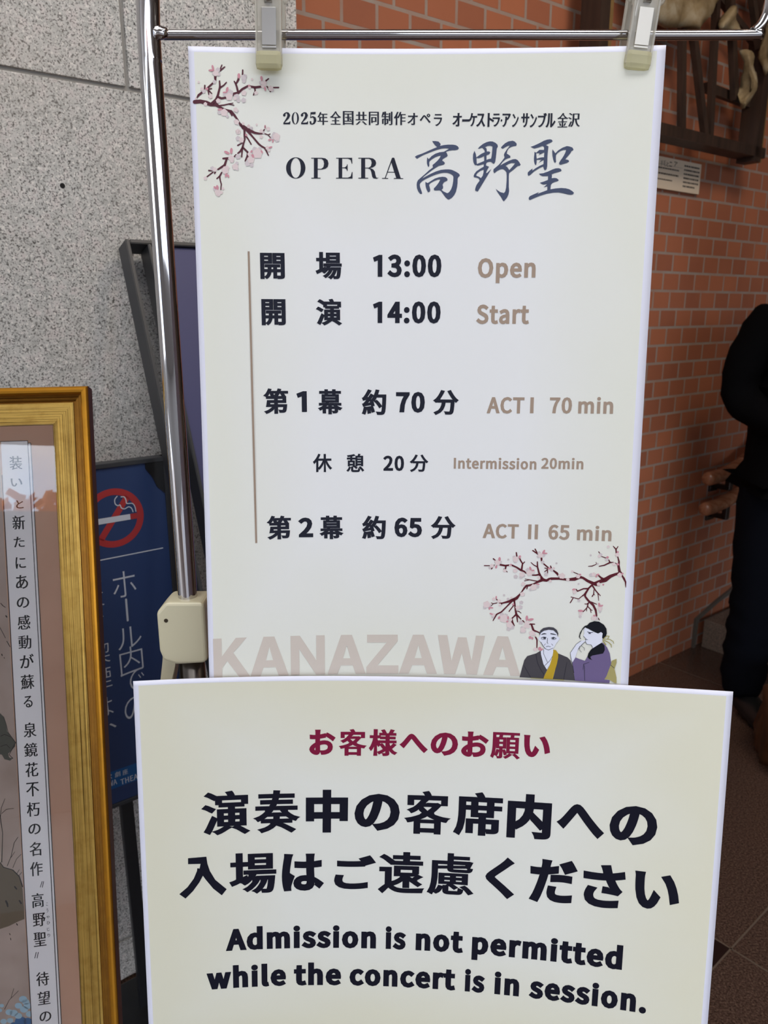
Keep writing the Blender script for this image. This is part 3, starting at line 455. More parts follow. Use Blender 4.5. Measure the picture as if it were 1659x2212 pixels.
STROKE = json.loads(r"""[["U","title_lettering",[[-12660,5517,238],[-12632,5398,119],[-12468,5302,77],[-12325,5363,187],[-12260,5521,256],[-12332,5712,204],[-12533,5952,119],[-12725,6176,68]]],
["U","title_lettering",[[-11067,5500,239],[-11039,5381,119],[-10876,5284,77],[-10732,5346,188],[-10666,5503,256],[-10737,5694,205],[-10937,5934,120],[-11129,6158,68]]],
["U","title_lettering",[[-10270,5278,68],[-10302,5706,68]]],
["U","title_lettering",[[-10285,5690,68],[-10104,5609,94],[-9935,5734,205],[-9904,5940,239],[-9992,6147,154],[-10164,6244,77],[-10292,6206,128],[-10316,6071,171]]],
["U","branch_print_top",[[-20603,4556,318],[-20085,4499,319],[-19548,4603,349],[-19208,4735,319],[-18763,4703,349],[-18377,4950,204],[-17889,5150,164],[-17398,5280,233],[-17111,5600,205],[-16873,5922,164],[-16612,6338,147],[-16348,6661,265]]],
["U","branch_print_top",[[-19008,4662,349],[-18701,4332,232],[-18541,4006,204],[-18429,3636,186],[-18318,3266,174],[-18340,2785,127]]],
["U","branch_print_top",[[-18270,3311,145],[-17968,3122,127],[-17738,2888,105]]],
["U","branch_print_top",[[-18520,4121,232],[-18203,4207,186],[-17855,4154,162]]],
["U","branch_print_top",[[-18421,4812,116],[-17975,4757,116],[-17576,4658,105],[-17202,4581,69]]],
["U","branch_print_top",[[-17576,4681,93],[-17133,4756,81]]],
["U","branch_print_top",[[-20420,4275,81],[-20237,3995,185],[-19884,3734,185]]],
["U","branch_print_top",[[-19378,3356,173],[-18921,2957,145]]],
["U","branch_print_top",[[-19641,3178,127],[-19676,3431,127]]],
["U","branch_print_top",[[-19309,3469,115],[-19061,3418,93]]],
["U","branch_print_top",[[-19361,3562,151],[-19326,3930,93]]],
["U","branch_print_top",[[-19266,3629,127],[-19052,3832,81]]],
["U","branch_print_top",[[-18705,2427,232],[-18702,2747,185]]],
["U","branch_print_top",[[-18320,1963,127],[-18083,1481,103]]],
["U","branch_print_top",[[-18271,1939,151],[-17842,1622,103]]],
["U","branch_print_top",[[-17232,3982,128],[-17128,3819,210],[-16704,3719,210],[-16349,3414,186],[-15846,3153,175]]],
["U","branch_print_top",[[-16728,3674,198],[-16836,3193,162],[-16927,2965,162],[-17045,2784,105]]],
["U","branch_print_top",[[-16878,2964,128],[-16670,2640,198],[-16637,2365,116]]],
["U","branch_print_top",[[-16287,2222,151],[-16261,1857,127]]],
["U","branch_print_top",[[-15674,3173,164],[-15205,3258,210],[-14683,3181,175]]],
["U","branch_print_top",[[-15256,3305,152],[-15213,3534,128],[-15372,3882,105]]],
["U","branch_print_top",[[-14224,2693,140],[-13997,2530,116]]],
["U","branch_print_top",[[-14137,3173,128],[-13849,3583,116]]],
["U","branch_print_top",[[-13642,3244,116],[-13120,3238,128]]],
["U","branch_print_top",[[-17499,5328,152],[-17335,5628,105]]],
["U","branch_print_top",[[-16615,6349,234],[-16323,6578,352],[-16078,6715,324],[-15733,6873,265],[-15337,7032,206],[-14939,7096,165],[-14688,7093,118]]],
["U","branch_print_top",[[-16254,6764,206],[-16268,7234,177],[-16252,7562,165],[-16418,8083,165],[-16475,8320,200]]],
["U","branch_print_top",[[-16031,6831,236],[-15547,7363,153],[-15012,7968,166],[-14766,8153,154],[-14469,8314,154],[-14157,8926,95]]],
["U","branch_print_top",[[-16193,7256,141],[-15952,7558,129],[-15690,8001,106]]],
["U","branch_print_top",[[-16462,7895,82],[-16894,8114,129]]],
["U","branch_print_top",[[-16475,8320,200],[-16684,8607,153],[-16915,8800,129]]],
["U","branch_print_top",[[-17069,8945,177],[-17351,9139,59]]],
["U","branch_print_top",[[-16503,8415,153],[-16572,9079,118]]],
["U","branch_print_top",[[-16375,8342,165],[-16010,8691,165],[-16054,9024,201],[-16282,9431,106]]],
["U","branch_print_top",[[-17728,9216,200],[-18254,9249,141]]],
["U","branch_print_top",[[-17930,9291,177],[-18123,9817,212],[-18735,10184,141]]],
["U","branch_print_top",[[-19563,10294,129],[-19289,10313,106]]],
["U","branch_print_top",[[-19731,10823,106],[-19193,10431,106]]],
["U","branch_print_top",[[-19047,10524,141],[-18967,10403,118]]],
["U","branch_print_top",[[-18420,10465,141],[-18605,10779,153],[-18566,11113,118],[-18477,11447,118],[-18544,11929,94]]],
["U","branch_print_top",[[-18862,10975,106],[-18630,10779,118]]],
["U","branch_print_top",[[-14557,6833,129],[-14480,6761,118]]],
["U","branch_print_top",[[-14438,7089,94],[-14140,7202,82],[-13944,7411,82]]],
["U","branch_print_top",[[-14139,7179,70],[-13962,7106,82]]],
["U","branch_print_bottom",[[13974,48305,244],[13519,48345,217],[12920,48389,245],[12649,48567,245],[12275,48483,328],[11774,48741,219],[11409,48946,142],[10995,49105,198],[10716,49137,198],[10492,49412,187],[10270,49784,121],[10046,50108,177],[9776,50458,304],[9453,50639,332]]],
["U","branch_print_bottom",[[12275,48483,328],[12029,48103,207],[11878,47769,174],[11719,47195,153],[11691,46689,120]]],
["U","branch_print_bottom",[[11696,47195,120],[11341,47012,97],[11078,46779,76]]],
["U","branch_print_bottom",[[11978,47959,207],[11610,48043,164],[11261,48053,130]]],
["U","branch_print_bottom",[[11864,48680,109],[11397,48607,109],[10929,48524,87],[10554,48462,66]]],
["U","branch_print_bottom",[[10976,48546,76],[10490,48658,76]]],
["U","branch_print_bottom",[[10627,47878,109],[10435,47689,165],[10105,47577,198],[9676,47298,165],[9203,47092,165]]],
["U","branch_print_bottom",[[10173,47527,186],[10246,46897,142],[10025,46565,142],[9923,46278,109]]],
["U","branch_print_bottom",[[10292,46896,109],[10449,46723,87]]],
["U","branch_print_bottom",[[9605,45805,120],[9663,46164,132]]],
["U","branch_print_bottom",[[8056,47070,198],[8550,47156,187],[9062,47071,142]]],
["U","branch_print_bottom",[[8621,47178,165],[8583,47470,143]]],
["U","branch_print_bottom",[[8443,47497,99],[8780,47804,76]]],
["U","branch_print_bottom",[[7360,46480,132],[7576,46645,110]]],
["U","branch_print_bottom",[[6487,47199,100],[7028,47198,99]]],
["U","branch_print_bottom",[[7471,47107,99],[7201,47524,100]]],
["U","branch_print_bottom",[[13879,48115,119],[13634,47762,195],[13303,47532,141]]],
["U","branch_print_bottom",[[12785,47259,141],[12308,46864,130]]],
["U","branch_print_bottom",[[12440,47294,87],[12742,47357,97]]],
["U","branch_print_bottom",[[12431,47680,76],[12677,47455,108]]],
["U","branch_print_bottom",[[12700,47454,120],[12726,47791,87]]],
["U","branch_print_bottom",[[13062,47251,141],[12985,47060,97]]],
["U","branch_print_bottom",[[12081,46342,195],[12092,46630,141]]],
["U","branch_print_bottom",[[11719,45920,130],[11423,45400,108]]],
["U","branch_print_bottom",[[11671,45873,130],[11197,45550,108]]],
["U","branch_print_bottom",[[10833,49158,121],[10751,49477,88]]],
["U","branch_print_bottom",[[9453,50639,332],[8941,50850,221],[8381,51013,145],[8050,50997,77]]],
["U","branch_print_bottom",[[9549,50710,188],[9633,51149,143],[9697,51688,143],[9804,52128,221]]],
["U","branch_print_bottom",[[9362,50740,177],[8861,51319,133],[8312,51925,145],[7846,52185,145],[7508,52837,89]]],
["U","branch_print_bottom",[[9562,51151,110],[9336,51453,100],[9066,51854,100]]],
["U","branch_print_bottom",[[9817,51782,66],[10054,51824,100],[10271,51990,55]]],
["U","branch_print_bottom",[[9804,52128,199],[9553,52382,133],[9371,52585,133],[9428,52929,188],[9652,53318,77]]],
["U","branch_print_bottom",[[9856,52274,155],[9947,52913,100]]],
["U","branch_print_bottom",[[9853,52175,188],[10267,52606,121]]],
["U","branch_print_bottom",[[10460,52772,133],[10751,53033,44]]],
["U","branch_print_bottom",[[11082,53096,154],[11645,53090,110]]],
["U","branch_print_bottom",[[11343,53160,166],[11550,53746,221],[11858,53833,143],[12168,53969,121]]],
["U","branch_print_bottom",[[7270,51017,77],[7485,51085,77],[7837,51002,89]]],
["U","branch_print_bottom",[[7485,51085,77],[7278,51312,67]]],
["U","branch_print_bottom",[[7804,50635,110],[7926,50779,88]]],
["U","branch_print_bottom",[[8287,51040,145],[8338,51161,67]]],
["U","branch_print_bottom",[[13075,48351,259],[13856,48325,241],[14687,48398,228],[15363,48322,354],[15886,48098,273],[16179,48163,227],[16626,48451,272],[17117,48660,317],[17459,48773,339],[17777,48912,67]]],
["U","branch_print_bottom",[[17311,48703,339],[17828,48452,349],[18299,48280,449],[18759,47905,325],[19224,47683,257],[19738,47509,256]]],
["U","branch_print_bottom",[[18156,48286,337],[17907,48093,191],[17608,47827,123]]],
["U","branch_print_bottom",[[19643,47513,278],[19490,46814,223],[19518,46411,155],[19375,45915,100]]],
["U","branch_print_bottom",[[19215,45545,122],[19173,45172,122],[18898,44882,77]]],
["U","branch_print_bottom",[[19197,45171,100],[19348,44890,77]]],
["U","branch_print_bottom",[[19792,47658,122],[20048,48050,200],[20231,48395,155],[20282,48949,44]]],
["U","branch_print_bottom",[[19362,46619,67],[18976,46484,67],[18669,46521,156],[18135,46819,123],[17663,46939,101]]],
["U","branch_print_bottom",[[18668,46496,122],[18537,46249,89]]],
["U","branch_print_bottom",[[16633,46978,68],[16992,46940,101],[17367,46748,67]]],
["U","branch_print_bottom",[[17388,46697,67],[17357,46547,56]]],
["U","branch_print_bottom",[[17856,45949,79],[18267,46084,101]]],
["U","branch_print_bottom",[[17548,45482,79],[17675,45654,67]]],
["U","branch_print_bottom",[[13847,48095,126],[13591,47797,160],[13288,47527,138]]],
["U","branch_print_bottom",[[15828,47871,102],[15237,47613,68]]],
["U","branch_print_bottom",[[17077,48840,181],[16709,49238,159],[16275,49256,125],[15705,49535,126],[15552,49336,80]]],
["U","branch_print_bottom",[[16756,49210,169],[16443,49786,205],[16454,50041,182],[16812,50487,205],[17264,50877,215],[17528,51378,204],[17651,51989,136]]],
["U","branch_print_bottom",[[16443,49786,171],[16116,50056,90],[15836,50324,92],[15099,50149,80]]],
["U","branch_print_bottom",[[15299,50270,92],[15050,50743,103]]],
["U","branch_print_bottom",[[17130,48939,169],[17388,49336,125],[17642,49631,113],[17918,49899,68]]],
["U","branch_print_bottom",[[17668,49681,90],[17772,50392,56]]],
["U","branch_print_bottom",[[17268,49341,79],[17263,49776,102],[17129,50012,102]]],
["U","branch_print_bottom",[[17262,49750,79],[17363,49848,56]]],
["U","branch_print_bottom",[[16867,50638,125],[16680,50801,102],[16463,50811,80]]],
["U","branch_print_bottom",[[16775,50745,125],[16696,51160,102],[16328,51614,80]]],
["U","branch_print_bottom",[[16764,51054,102],[17094,51399,80],[17215,51418,56]]],
["U","branch_print_bottom",[[16990,51249,80],[17105,51655,68]]],
["U","branch_print_bottom",[[16650,51213,80],[16663,51522,56]]],
["U","branch_print_bottom",[[17058,50578,113],[17597,50784,79]]],
["U","branch_print_bottom",[[17805,52187,102],[17935,52387,79]]],
["U","branch_print_bottom",[[11795,54445,140],[11937,54720,140],[11954,55210,125],[11942,55842,77]]],
["U","pt_line",[[12379,54107,85],[12608,54028,119],[12806,54040,68]]],
["U","pt_line",[[13267,54000,102],[13532,54037,102],[13763,54069,50]]],
["U","pt_line",[[12327,54493,52],[12554,54379,68],[12820,54403,68]]],
["U","pt_line",[[13316,54451,52],[13544,54357,68],[13811,54464,50]]],
["U","pt_line",[[12611,54482,154],[12723,54477,154]]],
["U","pt_line",[[13449,54459,136],[13561,54468,136]]],
["U","pt_line",[[12363,54597,33],[12629,54621,42],[12793,54579,33]]],
["U","pt_line",[[13354,54575,33],[13618,54591,42],[13781,54535,33]]],
["U","pt_line",[[12954,54467,33],[12939,54957,42],[13041,55037,33]]],
["U","pt_line",[[12855,55381,42],[13050,55302,42],[13284,55362,42]]],
["U","pt_line",[[12777,55069,33],[12651,55250,33]]],
["U","pt_line",[[13371,55043,33],[13510,55212,33]]],
["U","pt_line",[[11888,56197,42],[12052,57106,42],[12409,57797,42],[12794,58345,42]]],
["U","pt_line",[[10727,57447,35],[11437,58694,42]]],
["U","pt_line",[[14957,56893,33],[14696,58669,33]]],
["U","pt_line",[[12633,55672,33],[12615,56094,33],[13045,56990,33]]],
["U","pt_line",[[13518,56334,33],[13302,56766,33],[12792,57355,35]]],
["U","pt_line",[[12308,54914,42],[12519,55256,42],[12796,55594,42],[13098,55707,42],[13520,55491,42]]],
["U","pt_line",[[16815,53624,50],[17046,53715,84],[17367,53664,41]]],
["U","pt_line",[[16951,53776,75],[17114,53795,75]]],
["U","pt_line",[[16622,54431,33],[16882,54431,33]]],
["U","pt_line",[[16446,54093,33],[16717,54356,33],[16664,54637,33],[16805,54907,33],[17229,54953,33],[17370,55223,33]]],
["U","pt_line",[[16132,55152,33],[16114,55501,33],[16320,55769,33]]],
["U","pt_line",[[16259,55075,33],[16596,55336,33],[16606,55579,33]]],
["U","pt_line",[[16013,55437,33],[16321,55002,33],[16633,54673,33]]],
["U","pt_line",[[16671,57148,42],[16768,58687,42]]],
["U","pt_line",[[17112,56772,33],[16600,57012,42],[16558,57575,33]]],
["U","pt_line",[[19190,56921,41],[19590,57242,41]]],
["U","pt_line",[[15484,56935,33],[15690,57978,33]]],
["U","pt_line",[[15246,55896,33],[15375,56660,33],[15484,56935,33]]],
["U","pt_line",[[15246,55896,33],[15798,54960,33],[16239,54590,33]]],
["U","pt_olive",[[18363,54300,64],[18670,53972,77],[18926,53957,64],[18811,54240,64]]],
["U","pt_olive",[[18428,54297,77],[19006,54298,64],[19335,54485,64],[19409,54688,51]]],
["U","pt_olive",[[18432,54400,90],[18958,54646,77],[19159,54841,77],[19204,55115,51]]],
["U","pt_olive",[[18371,54473,90],[18647,54872,103]]],
["U","pt_olive",[[11472,58728,67],[12775,58757,53],[14700,58775,79]]],
["P","caption_lettering",[[-8653,62864,88],[-8906,63556,88]]],
["P","caption_lettering",[[-8489,62909,88],[-8664,63610,88]]],
["P","caption_lettering",[[-9770,71689,88],[-9967,72381,88]]],
["P","caption_lettering",[[-9518,71725,88],[-9693,72421,88]]],
["P","ink_line",[[-13587,52709,109],[-13269,54204,87],[-13086,56268,76],[-13354,59852,109]]],
["P","ink_line",[[-13269,54204,76],[-13108,53055,66],[-12619,51941,55]]],
["P","ink_line",[[-13084,53758,66],[-12514,53297,66],[-11632,53280,55]]],
["P","ink_line",[[-12720,60398,77],[-12231,59291,66],[-11769,57594,77],[-11299,56949,66]]],
["P","ink_line",[[-12236,59407,66],[-11766,58764,55]]],
["P","ink_line",[[-12074,60713,66],[-11586,59663,55],[-11011,59149,55]]],
["P","ink_line",[[-13572,59825,87],[-13164,60517,87],[-12087,61003,110],[-11355,61914,132],[-11028,63242,143]]],
["P","ink_line",[[-11672,61581,66],[-11316,61042,55]]],
["P","ink_line",[[-11465,61900,66],[-11057,61425,55]]],
["P","ink_line",[[-12326,41607,66],[-12088,42451,55],[-11865,43645,66],[-11043,45017,88],[-11880,46458,77],[-11461,46970,88]]],
["P","ink_line",[[-12763,44026,77],[-12315,43836,66],[-11562,44261,66]]],
["P","ink_line",[[-12820,45309,66],[-12152,45141,66],[-11734,45652,55]]],
["P","ink_line",[[-13842,78273,65],[-13247,77204,54],[-12105,76216,55]]],
["P","ink_line",[[-13017,76949,54],[-12638,75845,55]]],
["P","ink_line",[[-12265,30280,66],[-11864,31193,66],[-11665,31679,66]]],
["P","ink_line",[[-11518,32102,88],[-11164,32836,88]]],
["P","ink_line",[[-12020,27239,88],[-11813,27548,88],[-11493,27806,66]]],
["P","ink_line",[[-11485,28867,132],[-11382,29051,132]]],
["P","ink_line",[[-12196,33695,110],[-12148,33875,110]]],
["P","ink_line",[[-11939,34127,66],[-11889,34248,66]]],
["P","ink_line",[[-13079,64782,218],[-12931,65151,218],[-12892,65506,164]]],
["P","ink_line",[[-11490,64935,165],[-11287,65312,192]]],
["P","ink_line",[[-11949,67791,120],[-11847,67980,120]]],
["P","ink_line",[[-12823,68894,87],[-12776,69075,87]]],
["P","ink_line",[[-12739,69488,76],[-12695,69727,76]]],
["P","ink_line",[[-11961,63121,164],[-11755,63440,164]]],
["S","sign_lettering",[[42600,-89975,358],[42563,-85993,360]]]]""")
BLOB = json.loads(r"""[["pt",-18646,2152,246,246,0],
["gt",-18819,2178,157,157,0],
["gt",-18440,1874,187,187,0],
["gt",-18379,2238,147,147,0],
["gt",-18795,2863,167,167,0],
["gt",-19758,3663,167,167,0],
["pt",-19898,3482,147,147,0],
["pt",-19183,4065,187,187,0],
["pt",-19651,4721,158,158,0],
["pt",-18506,4421,198,198,0],
["gt",-16171,2449,247,247,0],
["gt",-16180,2746,168,168,0],
["gt",-16069,2356,168,168,0],
["gt",-17447,3755,287,287,0],
["gt",-17895,3856,198,198,0],
["pt",-17532,4079,297,297,0],
["pt",-16210,3734,223,223,0],
["gt",-16864,4068,248,248,0],
["gt",-16724,4342,178,178,0],
["pt",-17017,4209,139,139,0],
["gt",-16253,4334,208,208,0],
["pt",-14403,2925,248,248,0],
["gt",-14674,2860,169,169,0],
["pt",-14509,3156,169,169,0],
["pt",-13818,3330,219,219,0],
["gt",-13672,3465,129,129,0],
["pt",-15144,3717,159,159,0],
["pt",-15701,3266,129,129,0],
["pt",-20170,2915,98,98,0],
["pt",-15459,2597,99,99,0],
["pt",-18021,5384,307,307,0],
["gt",-18442,5392,168,168,0],
["gt",-17734,5704,129,129,0],
["pt",-16997,5134,199,199,0],
["gt",-16900,5225,149,149,0],
["pt",-16930,6156,219,219,0],
["gt",-17052,6088,129,129,0],
["pt",-16361,6287,120,120,0],
["pt",-16855,6950,180,180,0],
["pt",-15868,6466,130,130,0],
["gt",-15624,6649,130,130,0],
["gt",-15166,6338,80,80,0],
["pt",-20469,4276,98,98,0],
["pt",-16833,6961,219,219,0],
["gt",-16850,7525,200,200,0],
["pt",-16555,7661,220,220,0],
["pt",-13390,7333,302,302,0],
["gt",-13743,7385,181,181,0],
["gt",-13345,7568,211,211,0],
["gt",-13587,7148,201,201,0],
["pt",-14242,8288,171,171,0],
["pt",-14121,8475,141,141,0],
["pt",-15134,8773,427,427,0],
["gt",-15376,8445,231,231,0],
["gt",-14948,8415,181,181,0],
["pt",-15751,9304,312,312,0],
["gt",-16062,9641,231,231,0],
["gt",-15689,9779,171,171,0],
["pt",-15864,8855,181,181,0],
["pt",-17504,9236,260,260,0],
["pt",-17460,9425,180,180,0],
["gt",-16898,9060,221,221,0],
["pt",-17175,9944,271,271,0],
["gt",-17015,9632,140,140,0],
["gt",-17324,9875,130,130,0],
["gt",-16980,10132,121,121,0],
["pt",-18087,10245,311,311,0],
["pt",-17930,10052,200,200,0],
["gt",-19232,10122,190,190,0],
["pt",-19011,10213,180,180,0],
["pt",-19886,10969,160,160,0],
["pt",-18803,12174,281,281,0],
["pt",-18759,12366,161,161,0],
["gt",-19068,11865,171,171,0],
["pt",-18501,12169,141,141,0],
["pt",-18340,11829,121,121,0],
["pt",-14127,6686,170,170,0],
["pt",-14758,6882,160,160,0],
["pt",-14770,7352,150,150,0],
["gt",-14561,7020,110,110,0],
["pt",-15873,6524,140,140,0],
["gt",-15603,6684,110,110,0],
["pt",-15144,6350,90,90,0],
["pb",9557,46480,279,279,0],
["gb",9410,46267,158,158,0],
["gb",9540,46697,158,158,0],
["pb",7793,46858,271,271,0],
["gb",7603,46765,140,140,0],
["gb",8071,46779,140,140,0],
["pb",7239,47208,197,197,0],
["gb",7033,47407,131,131,0],
["pb",8519,47665,168,168,0],
["pb",9064,47119,131,131,0],
["gb",8835,46521,93,93,0],
["pb",11977,46009,249,249,0],
["gb",11829,45773,166,166,0],
["gb",11728,46160,139,139,0],
["gb",12277,46024,129,129,0],
["gb",12210,46699,166,166,0],
["gb",13115,47441,166,166,0],
["pb",13294,47291,129,129,0],
["gb",12579,47941,185,185,0],
["gb",10803,47558,232,232,0],
["pb",10952,47844,288,288,0],
["pb",11320,47737,158,158,0],
["pb",9547,47640,215,215,0],
["gb",9613,48244,196,196,0],
["pb",10212,48010,252,252,0],
["gb",10128,48303,168,168,0],
["gb",10403,48150,130,130,0],
["pb",10384,48977,205,205,0],
["gb",10294,49076,121,121,0],
["pb",11397,49287,307,307,0],
["gb",11814,49225,158,158,0],
["gb",11103,49539,130,130,0],
["pb",10325,50026,224,224,0],
["gb",10421,50097,122,122,0],
["gb",8521,50175,103,103,0],
["pb",13021,48604,148,148,0],
["pb",7520,50617,179,179,0],
["pb",8044,50800,189,189,0],
["pb",8127,51241,132,132,0],
["gb",8933,50580,141,141,0],
["pb",9258,50424,113,113,0],
["pb",6825,51175,331,331,0],
["gb",6643,51499,171,171,0],
["gb",7064,51268,208,208,0],
["gb",10259,50885,187,187,0],
["pb",9900,51436,207,207,0],
["gb",10181,51378,206,206,0],
["pb",7516,52243,189,189,0],
["gb",7475,52491,142,142,0],
["pb",8568,52609,406,406,0],
["gb",8368,52220,208,208,0],
["gb",8748,52308,208,208,0],
["pb",9232,52688,170,170,0],
["pb",9154,53235,312,312,0],
["gb",9397,53475,236,236,0],
["gb",9072,53684,189,189,0],
["gb",10278,52951,216,216,0],
["pb",10892,53028,263,263,0],
["pb",10761,53330,197,197,0],
["pb",11044,53369,169,169,0],
["pb",10515,53734,264,264,0],
["gb",10389,53491,141,141,0],
["gb",10637,53878,169,169,0],
["gb",10380,53937,141,141,0],
["pb",11394,53999,188,188,0],
["pb",13874,47995,129,129,0],
["pb",11896,48252,139,139,0],
["gb",13549,46754,73,73,0],
["pb",14137,48034,292,292,0],
["pb",14711,48397,165,165,0],
["pb",15690,48029,203,203,0],
["pb",15113,47541,116,116,0],
["gb",16936,47828,182,182,0],
["pb",17173,47768,192,192,0],
["gb",17752,45776,162,162,0],
["pb",17616,45932,143,143,0],
["gb",18346,46232,171,171,0],
["pb",19318,45717,198,198,0],
["pb",19032,46657,161,161,0],
["gb",17508,46692,96,96,0],
["pb",19653,47714,218,218,0],
["pb",17697,48737,182,182,0],
["gb",15867,50477,145,145,0],
["pb",15418,49623,194,194,0],
["pb",17930,51204,221,221,0],
["gb",17942,51486,125,125,0],
["pb",16093,51806,175,175,0],
["gb",16057,52117,136,136,0],
["pb",17371,52209,241,241,0],
["gb",17615,52248,193,193,0],
["gb",16799,45861,96,96,0],
["pb",18427,44949,133,133,0],
["gb",13551,46780,97,97,0],
["gb",15771,48791,97,97,0],
["pb",11416,54040,292,292,0],
["pb",11687,54205,132,132,0],
["pb",11805,55708,199,199,0],
["dt",-18876,1724,98,245,-15],
["dt",-19030,1932,245,88,0],
["dt",-16612,2342,128,222,0],
["dt",-19480,3450,128,108,0],
["dt",-17685,3484,119,227,15],
["dt",-17890,3717,198,69,0],
["dt",-14616,2516,109,208,-8],
["dt",-14315,3360,89,179,-10],
["dt",-18383,5136,218,89,-8],
["dt",-15746,3129,89,89,0],
["dt",-14396,6514,70,150,0],
["dt",-14399,6526,75,150,0],
["dt",-13999,7600,171,80,-10],
["dt",-13725,7691,70,161,10],
["dt",-13964,8237,181,70,-15],
["dt",-14753,8626,80,151,-30],
["dt",-15682,8615,90,121,30],
["dt",-15566,8993,111,181,-25],
["dt",-17888,8745,260,110,25],
["dt",-17483,8596,120,260,5],
["dt",-18026,10674,100,181,15],
["dt",-17827,10742,80,151,-15],
["dt",-18838,11741,120,211,-10],
["dt",-19040,11769,90,171,-45],
["dt",-16118,7231,100,110,0],
["db",7970,46492,122,206,0],
["db",7664,47296,103,169,10],
["db",9945,46230,121,167,20],
["db",12264,45665,110,239,25],
["db",12408,45805,230,83,0],
["db",11029,47383,102,204,-20],
["db",11291,47569,158,74,-10],
["db",12880,47328,157,101,0],
["db",11805,48958,186,74,5],
["db",9108,47046,75,103,0],
["db",7751,50440,75,170,0],
["db",7260,51509,237,85,5],
["db",7096,51612,76,133,0],
["db",7300,52150,180,76,20],
["db",8092,52524,104,161,30],
["db",8990,52498,94,170,0],
["db",8931,52895,132,94,-30],
["db",10851,52487,131,272,0],
["db",11254,52621,290,122,-15],
["db",9467,51105,103,103,0],
["db",15876,47844,106,96,0],
["db",17558,47778,163,96,-20],
["db",17422,47961,77,115,30],
["db",18406,46003,123,114,0],
["db",19352,45440,94,104,0],
["db",19412,46667,132,113,0],
["db",19883,47578,123,85,-20],
["db",18130,48769,95,86,0],
["db",15334,49370,174,97,-15],
["db",17840,50824,106,211,-12],
["db",18061,50916,173,86,-25],
["db",16081,51523,262,116,0],
["db",17432,51948,135,96,0],
["db",11232,54502,146,146,0],
["db",11467,54563,93,146,0],
["db",12233,55619,159,199,10],
["db",12403,55717,198,93,-30]]""")
